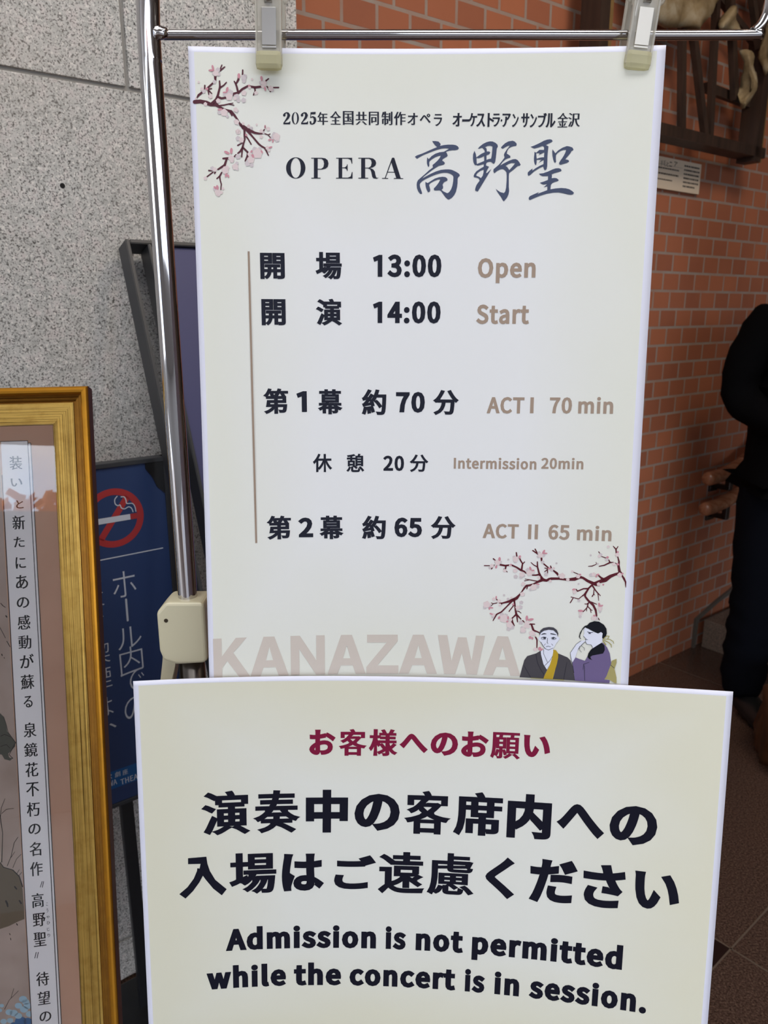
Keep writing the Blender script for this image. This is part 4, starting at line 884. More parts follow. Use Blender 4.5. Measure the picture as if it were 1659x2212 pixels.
GLYPH = json.loads(r"""{".":[249,[[[124,-12],[154,-4],[175,18],[183,50],[175,83],[154,105],[124,113],[94,105],[73,83],[65,50],[73,18],[94,-4]]]],"0":[496,[[[248,-12],[356,26],[427,140],[452,330],[427,518],[356,630],[248,667],[140,630],[70,518],[45,330],[70,140],[140,26]],[[248,55],[183,83],[139,173],[123,330],[139,485],[183,574],[248,602],[314,574],[358,485],[374,330],[358,173],[314,83]]]],"1":[480,[[[205,0],[282,0],[282,652],[215,652],[40,580],[62,505],[205,560]]]],"2":[496,[[[39,0],[451,0],[451,71],[270,71],[235,70],[198,67],[163,64],[298,206],[387,342],[420,474],[396,576],[330,643],[229,667],[153,655],[91,622],[36,571],[83,525],[123,564],[168,591],[219,600],[286,584],[326,538],[340,471],[307,351],[208,213],[39,48]]]],"3":[496,[[[235,-12],[342,11],[417,75],[446,175],[427,254],[377,310],[307,341],[307,346],[368,380],[409,432],[424,503],[399,592],[331,647],[232,667],[163,656],[102,629],[50,589],[94,537],[134,570],[179,592],[230,600],[289,587],[327,551],[340,497],[324,433],[266,388],[159,372],[159,309],[279,293],[344,247],[363,178],[346,113],[299,71],[230,56],[163,67],[110,94],[68,131],[26,79],[77,34],[145,1]]]],"4":[496,[[[304,0],[381,0],[381,180],[468,180],[468,246],[381,246],[381,655],[290,655],[18,234],[18,180],[304,180]],[[304,246],[103,246],[252,469],[270,501],[288,534],[305,566],[308,566],[306,527],[305,485],[304,447]]]],"5":[496,[[[234,-12],[339,15],[417,91],[449,213],[421,331],[350,400],[251,422],[215,419],[183,410],[153,396],[170,585],[416,585],[416,655],[98,655],[77,349],[121,322],[156,343],[190,356],[230,360],[301,342],[349,291],[365,211],[347,128],[297,75],[226,56],[159,67],[106,93],[65,129],[24,75],[76,33],[144,1]]]],"6":[496,[[[269,-12],[363,15],[431,90],[458,201],[435,315],[372,384],[275,407],[223,397],[172,370],[127,328],[152,489],[212,574],[296,600],[335,593],[370,576],[399,550],[446,600],[405,634],[354,658],[292,667],[173,632],[85,518],[50,313],[79,133],[157,24]],[[129,263],[173,311],[219,338],[262,346],[328,328],[367,278],[380,201],[365,123],[325,71],[269,53],[198,77],[151,148]]]],"7":[496,[[[177,0],[262,0],[282,227],[338,418],[454,606],[454,655],[44,655],[44,585],[362,585],[259,409],[201,222]]]],":":[249,[[[124,348],[154,356],[175,378],[183,411],[175,444],[154,466],[124,474],[94,466],[73,444],[65,411],[73,378],[94,356]],[[124,-12],[154,-4],[175,18],[183,50],[175,83],[154,105],[124,113],[94,105],[73,83],[65,50],[73,18],[94,-4]]]],"A":[544,[[[4,0],[87,0],[150,200],[390,200],[452,0],[540,0],[317,655],[225,655]],[[171,265],[203,366],[226,440],[247,513],[268,588],[272,588],[293,513],[315,440],[338,366],[369,265]]]],"C":[570,[[[337,-12],[415,-1],[482,31],[538,82],[492,135],[448,95],[398,70],[340,61],[232,94],[162,187],[137,330],[163,471],[235,562],[343,594],[395,586],[439,565],[477,533],[522,586],[476,626],[416,655],[342,667],[193,626],[90,509],[52,327],[89,145],[190,29]]]],"E":[527,[[[90,0],[477,0],[477,71],[172,71],[172,309],[421,309],[421,380],[172,380],[172,585],[467,585],[467,655],[90,655]]]],"H":[651,[[[90,0],[172,0],[172,309],[478,309],[478,0],[561,0],[561,655],[478,655],[478,381],[172,381],[172,655],[90,655]]]],"I":[262,[[[90,0],[172,0],[172,655],[90,655]]]],"K":[577,[[[90,0],[172,0],[172,207],[285,341],[482,0],[574,0],[337,407],[542,655],[449,655],[174,326],[172,326],[172,655],[90,655]]]],"N":[646,[[[90,0],[168,0],[168,344],[166,413],[162,481],[158,549],[162,549],[232,414],[471,0],[556,0],[556,655],[477,655],[477,315],[479,245],[483,175],[489,107],[484,107],[414,242],[174,655],[90,655]]]],"O":[663,[[[332,-12],[477,30],[575,148],[611,330],[575,510],[477,626],[332,667],[186,626],[88,510],[52,330],[88,148],[186,30]],[[332,61],[229,94],[161,187],[137,330],[161,471],[229,562],[332,594],[434,562],[502,471],[526,330],[502,187],[434,94]]]],"R":[568,[[[172,344],[172,588],[282,588],[369,577],[423,540],[441,472],[423,401],[369,358],[282,344]],[[449,0],[542,0],[376,287],[454,321],[505,383],[524,472],[494,580],[413,638],[295,655],[90,655],[90,0],[172,0],[172,278],[290,278]]]],"S":[533,[[[272,-12],[390,14],[467,80],[494,174],[476,256],[428,311],[359,349],[266,390],[215,413],[174,447],[157,499],[173,550],[215,583],[280,594],[336,587],[386,566],[429,533],[472,586],[419,628],[354,656],[280,667],[173,644],[100,583],[73,493],[94,413],[145,359],[206,325],[300,284],[357,257],[396,221],[410,167],[394,111],[347,74],[273,61],[206,71],[144,99],[92,142],[43,85],[107,34],[184,0]]]],"T":[535,[[[226,0],[309,0],[309,585],[508,585],[508,655],[28,655],[28,585],[226,585]]]],"W":[785,[[[162,0],[260,0],[357,395],[369,446],[380,495],[390,544],[394,544],[405,495],[415,446],[426,395],[525,0],[625,0],[760,655],[682,655],[611,298],[599,228],[587,157],[575,86],[570,86],[554,157],[539,228],[524,298],[432,655],[357,655],[266,298],[250,228],[235,157],[220,86],[216,86],[203,157],[190,228],[177,298],[108,655],[23,655]]]],"Z":[539,[[[45,0],[497,0],[497,71],[147,71],[492,606],[492,655],[76,655],[76,585],[390,585],[45,50]]]],"a":[503,[[[194,-12],[252,-2],[306,23],[355,58],[357,58],[365,0],[432,0],[432,298],[414,404],[360,473],[264,498],[189,488],[125,463],[73,434],[105,378],[147,403],[196,422],[250,430],[311,412],[342,367],[350,307],[181,273],[84,215],[53,126],[71,51],[121,5]],[[217,55],[173,62],[143,87],[131,131],[152,186],[221,227],[350,253],[350,118],[305,83],[262,62]]]],"c":[456,[[[273,-12],[330,-4],[383,17],[431,49],[395,105],[362,80],[323,63],[281,56],[202,80],[150,144],[130,242],[150,340],[204,405],[283,429],[319,424],[351,409],[380,387],[421,441],[383,469],[337,490],[280,498],[164,467],[79,380],[46,242],[77,105],[157,18]]]],"d":[554,[[[248,-12],[303,-2],[353,23],[395,57],[398,57],[405,0],[472,0],[472,711],[390,711],[390,525],[394,441],[352,472],[309,491],[257,498],[154,466],[77,378],[47,242],[72,104],[142,18]],[[265,57],[193,79],[147,143],[131,243],[150,340],[201,405],[272,429],[311,424],[350,407],[390,378],[390,123],[349,86],[309,64]]]],"e":[495,[[[279,-12],[340,-5],[392,12],[438,38],[409,92],[372,71],[332,58],[288,54],[206,75],[151,133],[127,223],[454,223],[458,270],[435,390],[369,469],[264,498],[158,467],[78,379],[46,242],[78,105],[161,19]],[[126,281],[151,364],[201,415],[265,432],[330,415],[372,364],[386,281]]]],"h":[543,[[[82,0],[164,0],[164,352],[209,393],[251,418],[297,426],[349,413],[379,371],[389,297],[389,0],[470,0],[470,307],[454,412],[405,476],[322,498],[261,487],[208,457],[161,416],[164,516],[164,711],[82,711]]]],"i":[246,[[[82,0],[164,0],[164,485],[82,485]],[[123,585],[152,592],[171,611],[178,640],[171,667],[152,686],[123,693],[95,686],[76,667],[70,640],[76,611],[95,592]]]],"l":[254,[[[168,-12],[188,-11],[203,-8],[215,-4],[204,58],[187,56],[175,60],[167,71],[164,91],[164,711],[82,711],[82,97],[91,38],[119,1]]]],"m":[828,[[[82,0],[164,0],[164,352],[207,394],[248,418],[286,426],[337,413],[366,371],[376,297],[376,0],[458,0],[458,352],[501,394],[542,418],[580,426],[631,413],[660,371],[670,297],[670,0],[751,0],[751,307],[736,412],[687,476],[605,498],[548,486],[495,453],[444,405],[417,454],[374,486],[310,498],[255,486],[204,457],[159,415],[157,415],[149,485],[82,485]]]],"n":[545,[[[82,0],[164,0],[164,352],[209,393],[251,418],[297,426],[349,413],[379,371],[389,297],[389,0],[470,0],[470,307],[454,412],[405,476],[322,498],[260,486],[207,457],[159,415],[157,415],[149,485],[82,485]]]],"o":[542,[[[271,-12],[382,18],[463,105],[495,242],[463,380],[382,467],[271,498],[160,467],[78,380],[46,242],[78,105],[160,18]],[[271,56],[197,80],[148,144],[130,242],[148,340],[197,405],[271,429],[345,405],[394,340],[412,242],[394,144],[345,80]]]],"p":[554,[[[82,-205],[164,-205],[164,-40],[162,45],[206,14],[251,-5],[296,-12],[400,19],[477,108],[507,250],[484,381],[419,467],[314,498],[258,488],[206,463],[159,429],[157,429],[149,485],[82,485]],[[282,57],[247,62],[207,78],[164,107],[164,363],[209,399],[252,421],[293,429],[368,406],[409,344],[422,249],[403,146],[354,80]]]],"r":[347,[[[82,0],[164,0],[164,312],[201,378],[244,414],[286,424],[304,424],[318,421],[333,416],[348,487],[333,493],[316,497],[297,498],[245,485],[198,450],[159,397],[157,397],[149,485],[82,485]]]],"s":[418,[[[209,-12],[306,8],[365,60],[385,132],[363,205],[307,250],[238,280],[186,300],[148,326],[133,364],[143,399],[173,425],[223,434],[264,429],[300,413],[333,391],[373,442],[331,470],[280,490],[222,498],[132,479],[75,430],[55,360],[77,292],[130,249],[197,220],[249,198],[291,169],[307,128],[297,89],[265,62],[212,52],[158,59],[111,79],[68,110],[29,55],[80,21],[142,-3]]]],"t":[337,[[[234,-12],[265,-9],[295,-2],[324,6],[308,68],[291,61],[272,56],[253,55],[208,65],[185,97],[178,147],[178,419],[310,419],[310,485],[178,485],[178,622],[110,622],[101,485],[24,481],[24,419],[97,419],[97,150],[109,65],[153,9]]]],"w":[717,[[[159,0],[254,0],[323,260],[334,306],[345,353],[356,401],[360,401],[371,353],[382,307],[393,262],[463,0],[562,0],[693,485],[615,485],[544,205],[534,159],[524,114],[515,70],[510,70],[476,205],[400,485],[321,485],[245,205],[234,159],[223,114],[213,70],[208,70],[180,205],[107,485],[24,485]]]]}""")

# ------------------------------------------------------------------ lettering and print
def area2(c):
    c = np.asarray(c, float); x, y = c[:, 0], c[:, 1]
    return float(np.sum(x * np.roll(y, -1) - np.roll(x, -1) * y))

def clean(c):
    o = []
    for p in c:
        if not o or abs(p[0] - o[-1][0]) + abs(p[1] - o[-1][1]) > 1e-9: o.append((float(p[0]), float(p[1])))
    if len(o) > 1 and abs(o[0][0] - o[-1][0]) + abs(o[0][1] - o[-1][1]) < 1e-9: o.pop()
    return o

def embolden(contours, ax, ay):
    big = max(contours, key=lambda c: abs(area2(c))); sg = 1.0 if area2(big) > 0 else -1.0
    out = []
    for c in contours:
        c = clean(c); n = len(c); P = np.array(c); E = np.roll(P, -1, 0) - P
        L = np.maximum(np.hypot(E[:, 0], E[:, 1]), 1e-9)
        N = np.stack([E[:, 1], -E[:, 0]], 1) / L[:, None] * sg       # outward normal of each edge
        Np = np.roll(N, 1, 0)
        D = N + Np; k = np.maximum(1 + np.sum(N * Np, 1), 0.35)[:, None]
        D = D / k
        out.append((P + D * np.array([ax, ay])).tolist())
    return out

_glyph_cache = {}
def font_glyph(ch):
    """contours of one character in Blender's built-in font, in em"""
    if ch in _glyph_cache: return _glyph_cache[ch]
    c = bpy.data.curves.new('t', 'FONT'); c.body = ch
    o = bpy.data.objects.new('t', c); COL.objects.link(o)
    dg = bpy.context.evaluated_depsgraph_get(); dg.update()
    cu = o.evaluated_get(dg).to_curve(dg)
    res = []
    for s in cu.splines:
        bp = s.bezier_points; pts = []
        for a, b in zip(bp, list(bp[1:]) + [bp[0]]):
            p0, p1, p2, p3 = a.co.xy, a.handle_right.xy, b.handle_left.xy, b.co.xy
            pts.append((p0.x, p0.y))
            ch_ = p3 - p0
            if abs((p1 - p0).x * ch_.y - (p1 - p0).y * ch_.x) + abs((p2 - p0).x * ch_.y - (p2 - p0).y * ch_.x) > 1e-5:
                for k in (1, 2, 3):
                    t = k / 4.0; q = p0 * (1 - t) ** 3 + 3 * p1 * t * (1 - t) ** 2 + 3 * p2 * t * t * (1 - t) + p3 * t ** 3
                    pts.append((q.x, q.y))
        if len(pts) > 2: res.append(pts)
    bpy.data.objects.remove(o)
    _glyph_cache[ch] = res
    return res

def word_contours(txt, track=0.0):
    """latin words from the outlines kept in GLYPH, other characters from the built-in font: list of glyphs"""
    out = []; x = 0.0
    for ch in txt:
        if ch in GLYPH:
            adv, cs = GLYPH[ch]
            out.append([[(p[0] / 1000 + x, p[1] / 1000) for p in c] for c in cs]); x += adv / 1000 + track
        elif ch == ':':
            r = 0.062; g = []; x += track * 0.3
            for cy in (0.075, 0.43):
                g.append([(x + 0.14 + r * math.cos(k * PI / 8), cy + r * math.sin(k * PI / 8)) for k in range(16)])
            out.append(g); x += 0.28 + track
        else:
            out.append([[(p[0] + x, p[1]) for p in c] for c in font_glyph(ch)]); x += 1.0
    return out

def winding(px, py, contours):
    w = np.zeros(len(px), int)
    for c in contours:
        c = np.asarray(c); x0, y0 = c[:, 0], c[:, 1]; x1, y1 = np.roll(x0, -1), np.roll(y0, -1)
        for a, b, e, f in zip(x0, y0, x1, y1):
            cr = (e - a) * (py - b) - (px - a) * (f - b)
            w += ((b <= py) & (f > py) & (cr > 0)).astype(int) - ((b > py) & (f <= py) & (cr < 0)).astype(int)
    return w

def add_ink(bm, contours, surf, lift, mi=0):
    """fill the union of closed outlines given in page metres (u right, v down) on a sheet"""
    cs = [clean(c) for c in contours]; cs = [c for c in cs if len(c) > 2]
    if not cs: return
    SC = 1000.0
    vs = []; es = []
    for c in cs:
        k = len(vs); vs += [Vector((p[0] * SC, p[1] * SC)) for p in c]
        es += [(k + i, k + (i + 1) % len(c)) for i in range(len(c))]
    r = delaunay_2d_cdt(vs, es, [], 0, 1e-5)
    V = np.array([(v.x / SC, v.y / SC) for v in r[0]]); F = [f for f in r[2] if len(f) == 3]
    if not F: return
    Fa = np.array(F); cen = V[Fa].mean(1)
    w = winding(cen[:, 0], cen[:, 1], cs)
    bv = {}
    for f, k in zip(F, w):
        if k == 0: continue
        vv = []
        for i in f:
            if i not in bv: bv[i] = bm.verts.new(surf(V[i][0], V[i][1], lift))
            vv.append(bv[i])
        try:
            fc = bm.faces.new(vv); fc.material_index = mi
        except ValueError:
            pass

def stroke_contours(pts):
    """a brush line of changing width as overlapping outlines of one orientation"""
    out = []
    for (x0, y0, w0), (x1, y1, w1) in zip(pts, pts[1:]):
        d = math.hypot(x1 - x0, y1 - y0)
        if d < 1e-9: continue
        nx, ny = -(y1 - y0) / d, (x1 - x0) / d
        q = [(x0 + nx * w0 / 2, y0 + ny * w0 / 2), (x1 + nx * w1 / 2, y1 + ny * w1 / 2), (x1 - nx * w1 / 2, y1 - ny * w1 / 2), (x0 - nx * w0 / 2, y0 - ny * w0 / 2)]
        if area2(q) < 0: q.reverse()
        out.append(q)
    for i, (x, y, w) in enumerate(pts):
        out.append([(x + w / 2 * math.cos(k * PI / 5 + 0.1), y + w / 2 * math.sin(k * PI / 5 + 0.1)) for k in range(10)])
    return out

def ellipse(x, y, rx, ry, ang, n=14):
    a = math.radians(ang); ca, sa = math.cos(a), math.sin(a)
    return [(x + rx * math.cos(t) * ca - ry * math.sin(t) * sa, y + rx * math.cos(t) * sa + ry * math.sin(t) * ca) for t in [2 * PI * k / n for k in range(n)]]

U5 = 1e-5
def print_group(name, sf, groups, material, parent, lift, label=None):
    """every letter, outline and brush line filed under these group names becomes one printed layer"""
    surf = SURF[sf]; bm = bmesh.new()
    for t in TEXT:
        if t[0] != sf or t[1] not in groups: continue
        txt, a, b, c, d, ax, ay = t[2], t[3] * U5, t[4] * U5, t[5] * U5, t[6] * U5, t[7], t[8]
        base = txt.startswith('@'); txt = txt.lstrip('@')
        gl = [embolden(g, ax, ay) for g in word_contours(txt, 1.5 * max(ax, 0)) if g]
        P = np.array([p for g in gl for cc in g for p in cc])
        x0, x1 = P[:, 0].min(), P[:, 0].max(); y0, y1 = P[:, 1].min(), P[:, 1].max()
        sx = (b - a) / max(x1 - x0, 1e-6)
        if base:
            cap = 0.656 + 2 * ay; sy = d / cap; vy = lambda y: c - (y + ay) * sy
        else:
            sy = (d - c) / max(y1 - y0, 1e-6); vy = lambda y: d - (y - y0) * sy
        for g in gl:
            add_ink(bm, [[(a + (p[0] - x0) * sx, vy(p[1])) for p in cc] for cc in g], surf, lift)
    # hand drawn outlines: a hole is laid in reverse inside the outline before it
    pend = []
    def flush():
        if pend: add_ink(bm, pend, surf, lift); pend.clear()
    for g in POLY:
        if g[0] != sf or g[1] not in groups: continue
        c = [(p[0] * U5, p[1] * U5) for p in g[3]]
        if (area2(c) > 0) == (g[2] == 'h'): c.reverse()
        if g[2] == 'p': flush()
        pend.append(c)
    flush()
    for g in STROKE:
        if g[0] != sf or g[1] not in groups: continue
        add_ink(bm, stroke_contours([(p[0] * U5, p[1] * U5, p[2] * U5) for p in g[2]]), surf, lift)
    if not bm.verts:
        bm.free(); return None
    o = obj(name, bm, material)
    adopt(o, parent)
    # all ink faces look out of the sheet
    n = surf(0, 0.1, 1.0) - surf(0, 0.1, 0.0)
    me = o.data
    flip = [p.index for p in me.polygons if p.normal.dot(n) < 0]
    if flip:
        b2 = bmesh.new(); b2.from_mesh(me); b2.faces.ensure_lookup_table()
        bmesh.ops.reverse_faces(b2, faces=[b2.faces[i] for i in flip]); b2.to_mesh(me); b2.free()
    if label: o['label'] = label
    return o
def ink_blobs(name, kinds, mats, parent, lifts):
    bm = bmesh.new()
    for i, k in enumerate(kinds):
        for b in BLOB:
            if b[0] != k: continue
            x, y, rx, ry = b[1] * U5, b[2] * U5, b[3] * U5, b[4] * U5
            if k[0] == 'd': c = ellipse(x, y, rx, ry, b[5])
            else:      # blossom: five soft lobes
                rnd = random.Random(int(b[1] * 7 + b[2] * 13)); ph = rnd.random() * PI
                c = [(x + rx * (1 + 0.10 * math.cos(5 * t + ph)) * math.cos(t), y + ry * (1 + 0.10 * math.cos(5 * t + ph)) * math.sin(t)) for t in [2 * PI * q / 30 for q in range(30)]]
            add_ink(bm, [c], UPPER, lifts[i], i)
    o = obj(name, bm, mats); adopt(o, parent); return o

# ------------------------------------------------------------------ materials of the place
def mat_granite():
    m = mat('grey_granite', (160, 156, 152), 0.6); nt = m.node_tree; b = nt.nodes['Principled BSDF']; v = objcoord(nt)
    big = noise(nt, v, 55, 3); mid = noise(nt, v, 190, 3, 0.6); spk = noise(nt, v, 330, 2, 0.5); tone = noise(nt, v, 2.2, 3)
    c = ramp(nt, big, [(0.30, lin((178, 178, 174))), (0.5, lin((200, 199, 195))), (0.66, lin((208, 201, 198)))])
    c = mixrgb(nt, ramp(nt, mid, [(0.55, (0, 0, 0)), (0.66, (1, 1, 1))]), c, lin((232, 228, 222)))
    c = mixrgb(nt, ramp(nt, spk, [(0.36, (1, 1, 1)), (0.47, (0, 0, 0))]), c, lin((104, 102, 100)))
    c = mixrgb(nt, ramp(nt, mid, [(0.31, (1, 1, 1)), (0.40, (0, 0, 0))]), c, lin((58, 58, 58)))
    c = mixrgb(nt, ramp(nt, tone, [(0.35, (0, 0, 0)), (0.8, (0.35, 0.35, 0.35))]), c, lin((180, 166, 152)))
    nt.links.new(c, b.inputs['Base Color']); return m
def mat_brick():
    m = mat('red_brick', (168, 96, 68), 0.75); nt = m.node_tree; b = nt.nodes['Principled BSDF']; v = objcoord(nt)
    sep = nt.nodes.new('ShaderNodeSeparateXYZ'); cmb = nt.nodes.new('ShaderNodeCombineXYZ')
    nt.links.new(v, sep.inputs[0])
    ax = nt.nodes.new('ShaderNodeMath'); ax.operation = 'ADD'; ax.inputs[1].default_value = 10.0 * 0.0985 - 2.4404 + 20 * 0.0985
    az = nt.nodes.new('ShaderNodeMath'); az.operation = 'ADD'; az.inputs[1].default_value = 0.0614 * 30 - 1.3983 - 0.0614 * 6 + 0.0045
    nt.links.new(sep.outputs[0], ax.inputs[0]); nt.links.new(sep.outputs[2], az.inputs[0])
    nt.links.new(ax.outputs[0], cmb.inputs[0]); nt.links.new(az.outputs[0], cmb.inputs[1])
    br = nt.nodes.new('ShaderNodeTexBrick'); nt.links.new(cmb.outputs[0], br.inputs['Vector'])
    br.offset = 0.5; br.squash = 1.0
    for k, val in (('Scale', 1.0), ('Mortar Size', 0.0045), ('Mortar Smooth', 0.1), ('Bias', 0.0), ('Brick Width', 0.0985), ('Row Height', 0.0614)): br.inputs[k].default_value = val
    br.inputs['Color1'].default_value = (*lin((182, 110, 76)), 1); br.inputs['Color2'].default_value = (*lin((152, 90, 66)), 1); br.inputs['Mortar'].default_value = (*lin((160, 150, 140)), 1)
    nz = noise(nt, v, 14, 4)
    c = mixrgb(nt, ramp(nt, nz, [(0.3, (0, 0, 0)), (0.75, (0.5, 0.5, 0.5))]), br.outputs['Color'], lin((168, 102, 70)))
    nt.links.new(c, b.inputs['Base Color'])
    bp = nt.nodes.new('ShaderNodeBump'); bp.inputs['Strength'].default_value = 0.6; bp.inputs['Distance'].default_value = 0.004; bp.invert = True
    nt.links.new(br.outputs['Fac'], bp.inputs['Height']); nt.links.new(bp.outputs['Normal'], b.inputs['Normal']); return m
def mat_floor():
    m = mat('dark_floor_tiles', (74, 58, 50), 0.22); nt = m.node_tree; b = nt.nodes['Principled BSDF']; v = objcoord(nt)
    n1 = noise(nt, v, 230, 3, 0.6); n2 = noise(nt, v, 420, 2)
    c = ramp(nt, n1, [(0.33, lin((42, 32, 28))), (0.5, lin((76, 58, 50))), (0.68, lin((108, 86, 74)))])
    c = mixrgb(nt, ramp(nt, n2, [(0.62, (0, 0, 0)), (0.7, (0.6, 0.6, 0.6))]), c, lin((140, 120, 104)))
    nt.links.new(c, b.inputs['Base Color']); return m
def wood(name, c1, c2, scale, rough=0.4, axis=2):
    m = mat(name, c1, rough); nt = m.node_tree; b = nt.nodes['Principled BSDF']; v = objcoord(nt)
    mp = nt.nodes.new('ShaderNodeMapping'); s = [scale] * 3; s[axis] = scale * 0.08; mp.inputs['Scale'].default_value = s
    nt.links.new(v, mp.inputs['Vector'])
    c = ramp(nt, noise(nt, mp.outputs[0], 1.0, 5), [(0.3, lin(c1)), (0.7, lin(c2))])
    nt.links.new(c, b.inputs['Base Color']); return m

G_GRANITE = mat_granite(); G_BRICK = mat_brick(); G_FLOOR = mat_floor()
M_GROUT = mat('dark_joint', (150, 146, 140), 0.8)
M_CEIL = mat('ceiling_board', (205, 200, 194), 0.8)
M_PAVE = mat('outdoor_paving', (62, 58, 55), 0.8)
M_CHROME = mat('chrome', (200, 198, 200), 0.06, 1.0)
M_STEEL = mat('brushed_steel', (188, 186, 182), 0.3, 1.0); M_TUBE = mat('dark_chrome', (120, 116, 114), 0.25, 1.0)  # lower pole gets a darker, rougher chrome
M_IVORY = mat('ivory_plastic', (206, 198, 168), 0.35)
M_DARKMETAL = mat('charcoal_metal', (62, 64, 68), 0.42, 0.3)
M_BLACK = mat('black_plastic', (24, 25, 28), 0.4)
M_TINT = mat('clear_plastic', (214, 210, 200), 0.22, 0.0, 0.5)
def glassy(m, fac, tint, rough):
    nt = m.node_tree; out = [n for n in nt.nodes if n.type == 'OUTPUT_MATERIAL'][0]; b = nt.nodes['Principled BSDF']
    tr = nt.nodes.new('ShaderNodeBsdfTransparent'); tr.inputs['Color'].default_value = (*tint, 1)
    mx = nt.nodes.new('ShaderNodeMixShader'); mx.inputs['Fac'].default_value = fac
    nt.links.new(tr.outputs[0], mx.inputs[1]); nt.links.new(b.outputs[0], mx.inputs[2]); nt.links.new(mx.outputs[0], out.inputs['Surface'])
glassy(M_TINT, 0.42, (0.93, 0.92, 0.89), 0.2)
M_PAD = mat('yellowed_rubber', (214, 208, 172), 0.45)
glassy(M_PAD, 0.5, (0.9, 0.88, 0.7), 0.3)
M_GLASS = mat('picture_glass', (255, 255, 255), 0.0)
def pane(m):
    nt = m.node_tree; out = [n for n in nt.nodes if n.type == 'OUTPUT_MATERIAL'][0]
    tr = nt.nodes.new('ShaderNodeBsdfTransparent'); gl = nt.nodes.new('ShaderNodeBsdfGlossy'); gl.inputs['Roughness'].default_value = 0.0
    fr = nt.nodes.new('ShaderNodeFresnel'); fr.inputs['IOR'].default_value = 1.68
    mx = nt.nodes.new('ShaderNodeMixShader')
    nt.links.new(fr.outputs[0], mx.inputs['Fac']); nt.links.new(tr.outputs[0], mx.inputs[1]); nt.links.new(gl.outputs[0], mx.inputs[2]); nt.links.new(mx.outputs[0], out.inputs['Surface'])
pane(M_GLASS)

# ------------------------------------------------------------------ the room
bm = bmesh.new()
def gran(s0, s1, z0, z1):
    add_box(bm, ((s0 + s1) / 2, 0.0865, (z0 + z1) / 2), (s1 - s0 - 0.007, 0.173, z1 - z0 - 0.007), WALL, 0.0015)
for s0, s1 in ((-2.2, -1.3), (-1.3, -0.4), (-0.4, 0.545), (0.545, 0.8875)): gran(s0, s1, 1.757, 3.2)
for s0, s1 in ((-2.2, -0.9), (-0.9, 0.2), (0.2, 0.8875)): gran(s0, s1, 0.101, 1.757)
for s0, s1 in ((-2.2, -0.75), (-0.75, 0.31), (0.31, 0.8875)): gran(s0, s1, 0.0, 0.101)
add_box(bm, (-0.66, 0.084, 1.6), (3.08, 0.168, 3.19), WALL, 0, 1)
wall_l = struct(obj('wall_left', bm, [G_GRANITE, M_GROUT]))
bm = bmesh.new(); add_tube(bm, [W(0.4215, 0.1735, 1.594), W(0.4215, 0.17, 1.594)], 0.0042, 12)
o = struct(obj('anchor_hole', bm, mat('hole_black', (22, 20, 20), 0.9), None)); o.parent = wall_l
# brick wall in its own along-the-wall frame
bm = bmesh.new(); add_box(bm, (3.2, -0.1, 1.6), (6.4, 0.2, 3.2))
wall_r = struct(obj('wall_right', bm, G_BRICK)); wall_r.matrix_world = WALL
# floor
bm = bmesh.new(); add_box(bm, (0.6, 1.6, -0.05), (13, 10.8, 0.1))
struct(obj('floor', bm, G_FLOOR))
bm = bmesh.new(); add_box(bm, (0, -9.9, -0.06), (40, 12.2, 0.1))
struct(obj('floor_outside', bm, M_PAVE))
# tile joints and the dark corner accents let into the floor
ja = Vector((0.117, 0.100, 0)).normalized(); jb = Vector((-ja.y, ja.x, 0)); j0 = Vector((0.784, 1.424, 0))
def JT(a, b, z): return j0 + ja * a + jb * b + Vector((0, 0, z))
bm = bmesh.new()
for k in range(-2, 4):
    for (a0, a1, b0, b1) in ((-3, 3.2, k * 1.2 - 0.002, k * 1.2 + 0.002), (k * 1.2 - 0.002, k * 1.2 + 0.002, -2.0, 2.0)):
        add_prism(bm, [(a0, b0), (a1, b0), (a1, b1), (a0, b1)], lambda x, y, d: JT(x, y, d), 0.0002, 0.0006)
fl_j = struct(obj('trim_1', bm, mat('floor_joint', (98, 84, 72), 0.6)))
bm = bmesh.new()
for i in range(-1, 3):
    for j in range(-1, 2):
        a, b = i * 1.2, j * 1.2
        add_prism(bm, [(a - .1, b - .002), (a, b - .002), (a, b + .098), (a - .1, b + .098)], lambda x, y, d: JT(x, y, d), 0.0002, 0.0005)
struct(obj('trim_2', bm, mat('dark_accent_tile', (40, 26, 24), 0.25)))
# ceiling of the porch
bm = bmesh.new(); add_box(bm, (0.6, 1.5, 3.25), (13, 11.0, 0.1))
struct(obj('ceiling', bm, M_CEIL))
# far end of the lobby
bm = bmesh.new(); add_box(bm, (1.5, 6.95, 1.6), (11, 0.1, 3.2))
struct(obj('wall_back', bm, mat('lobby_plaster', (120, 100, 84), 0.8)))
bm = bmesh.new(); add_box(bm, (7.05, 1.6, 1.6), (0.1, 10.8, 3.2))
struct(obj('wall_east', bm, MATS['lobby_plaster']))
# unseen dark blocks, added and shaped to darken the mirrored view
bm = bmesh.new(); add_box(bm, (-7.2, -15.5, 3.05), (15, 1.0, 6.1), None, 0.1); add_box(bm, (11.3, -15.5, 1.2), (22, 1.0, 2.4), None, 0.1)
struct(obj('reflection_blocks', bm, mat('reflection_dark', (72, 66, 62), 0.8)))

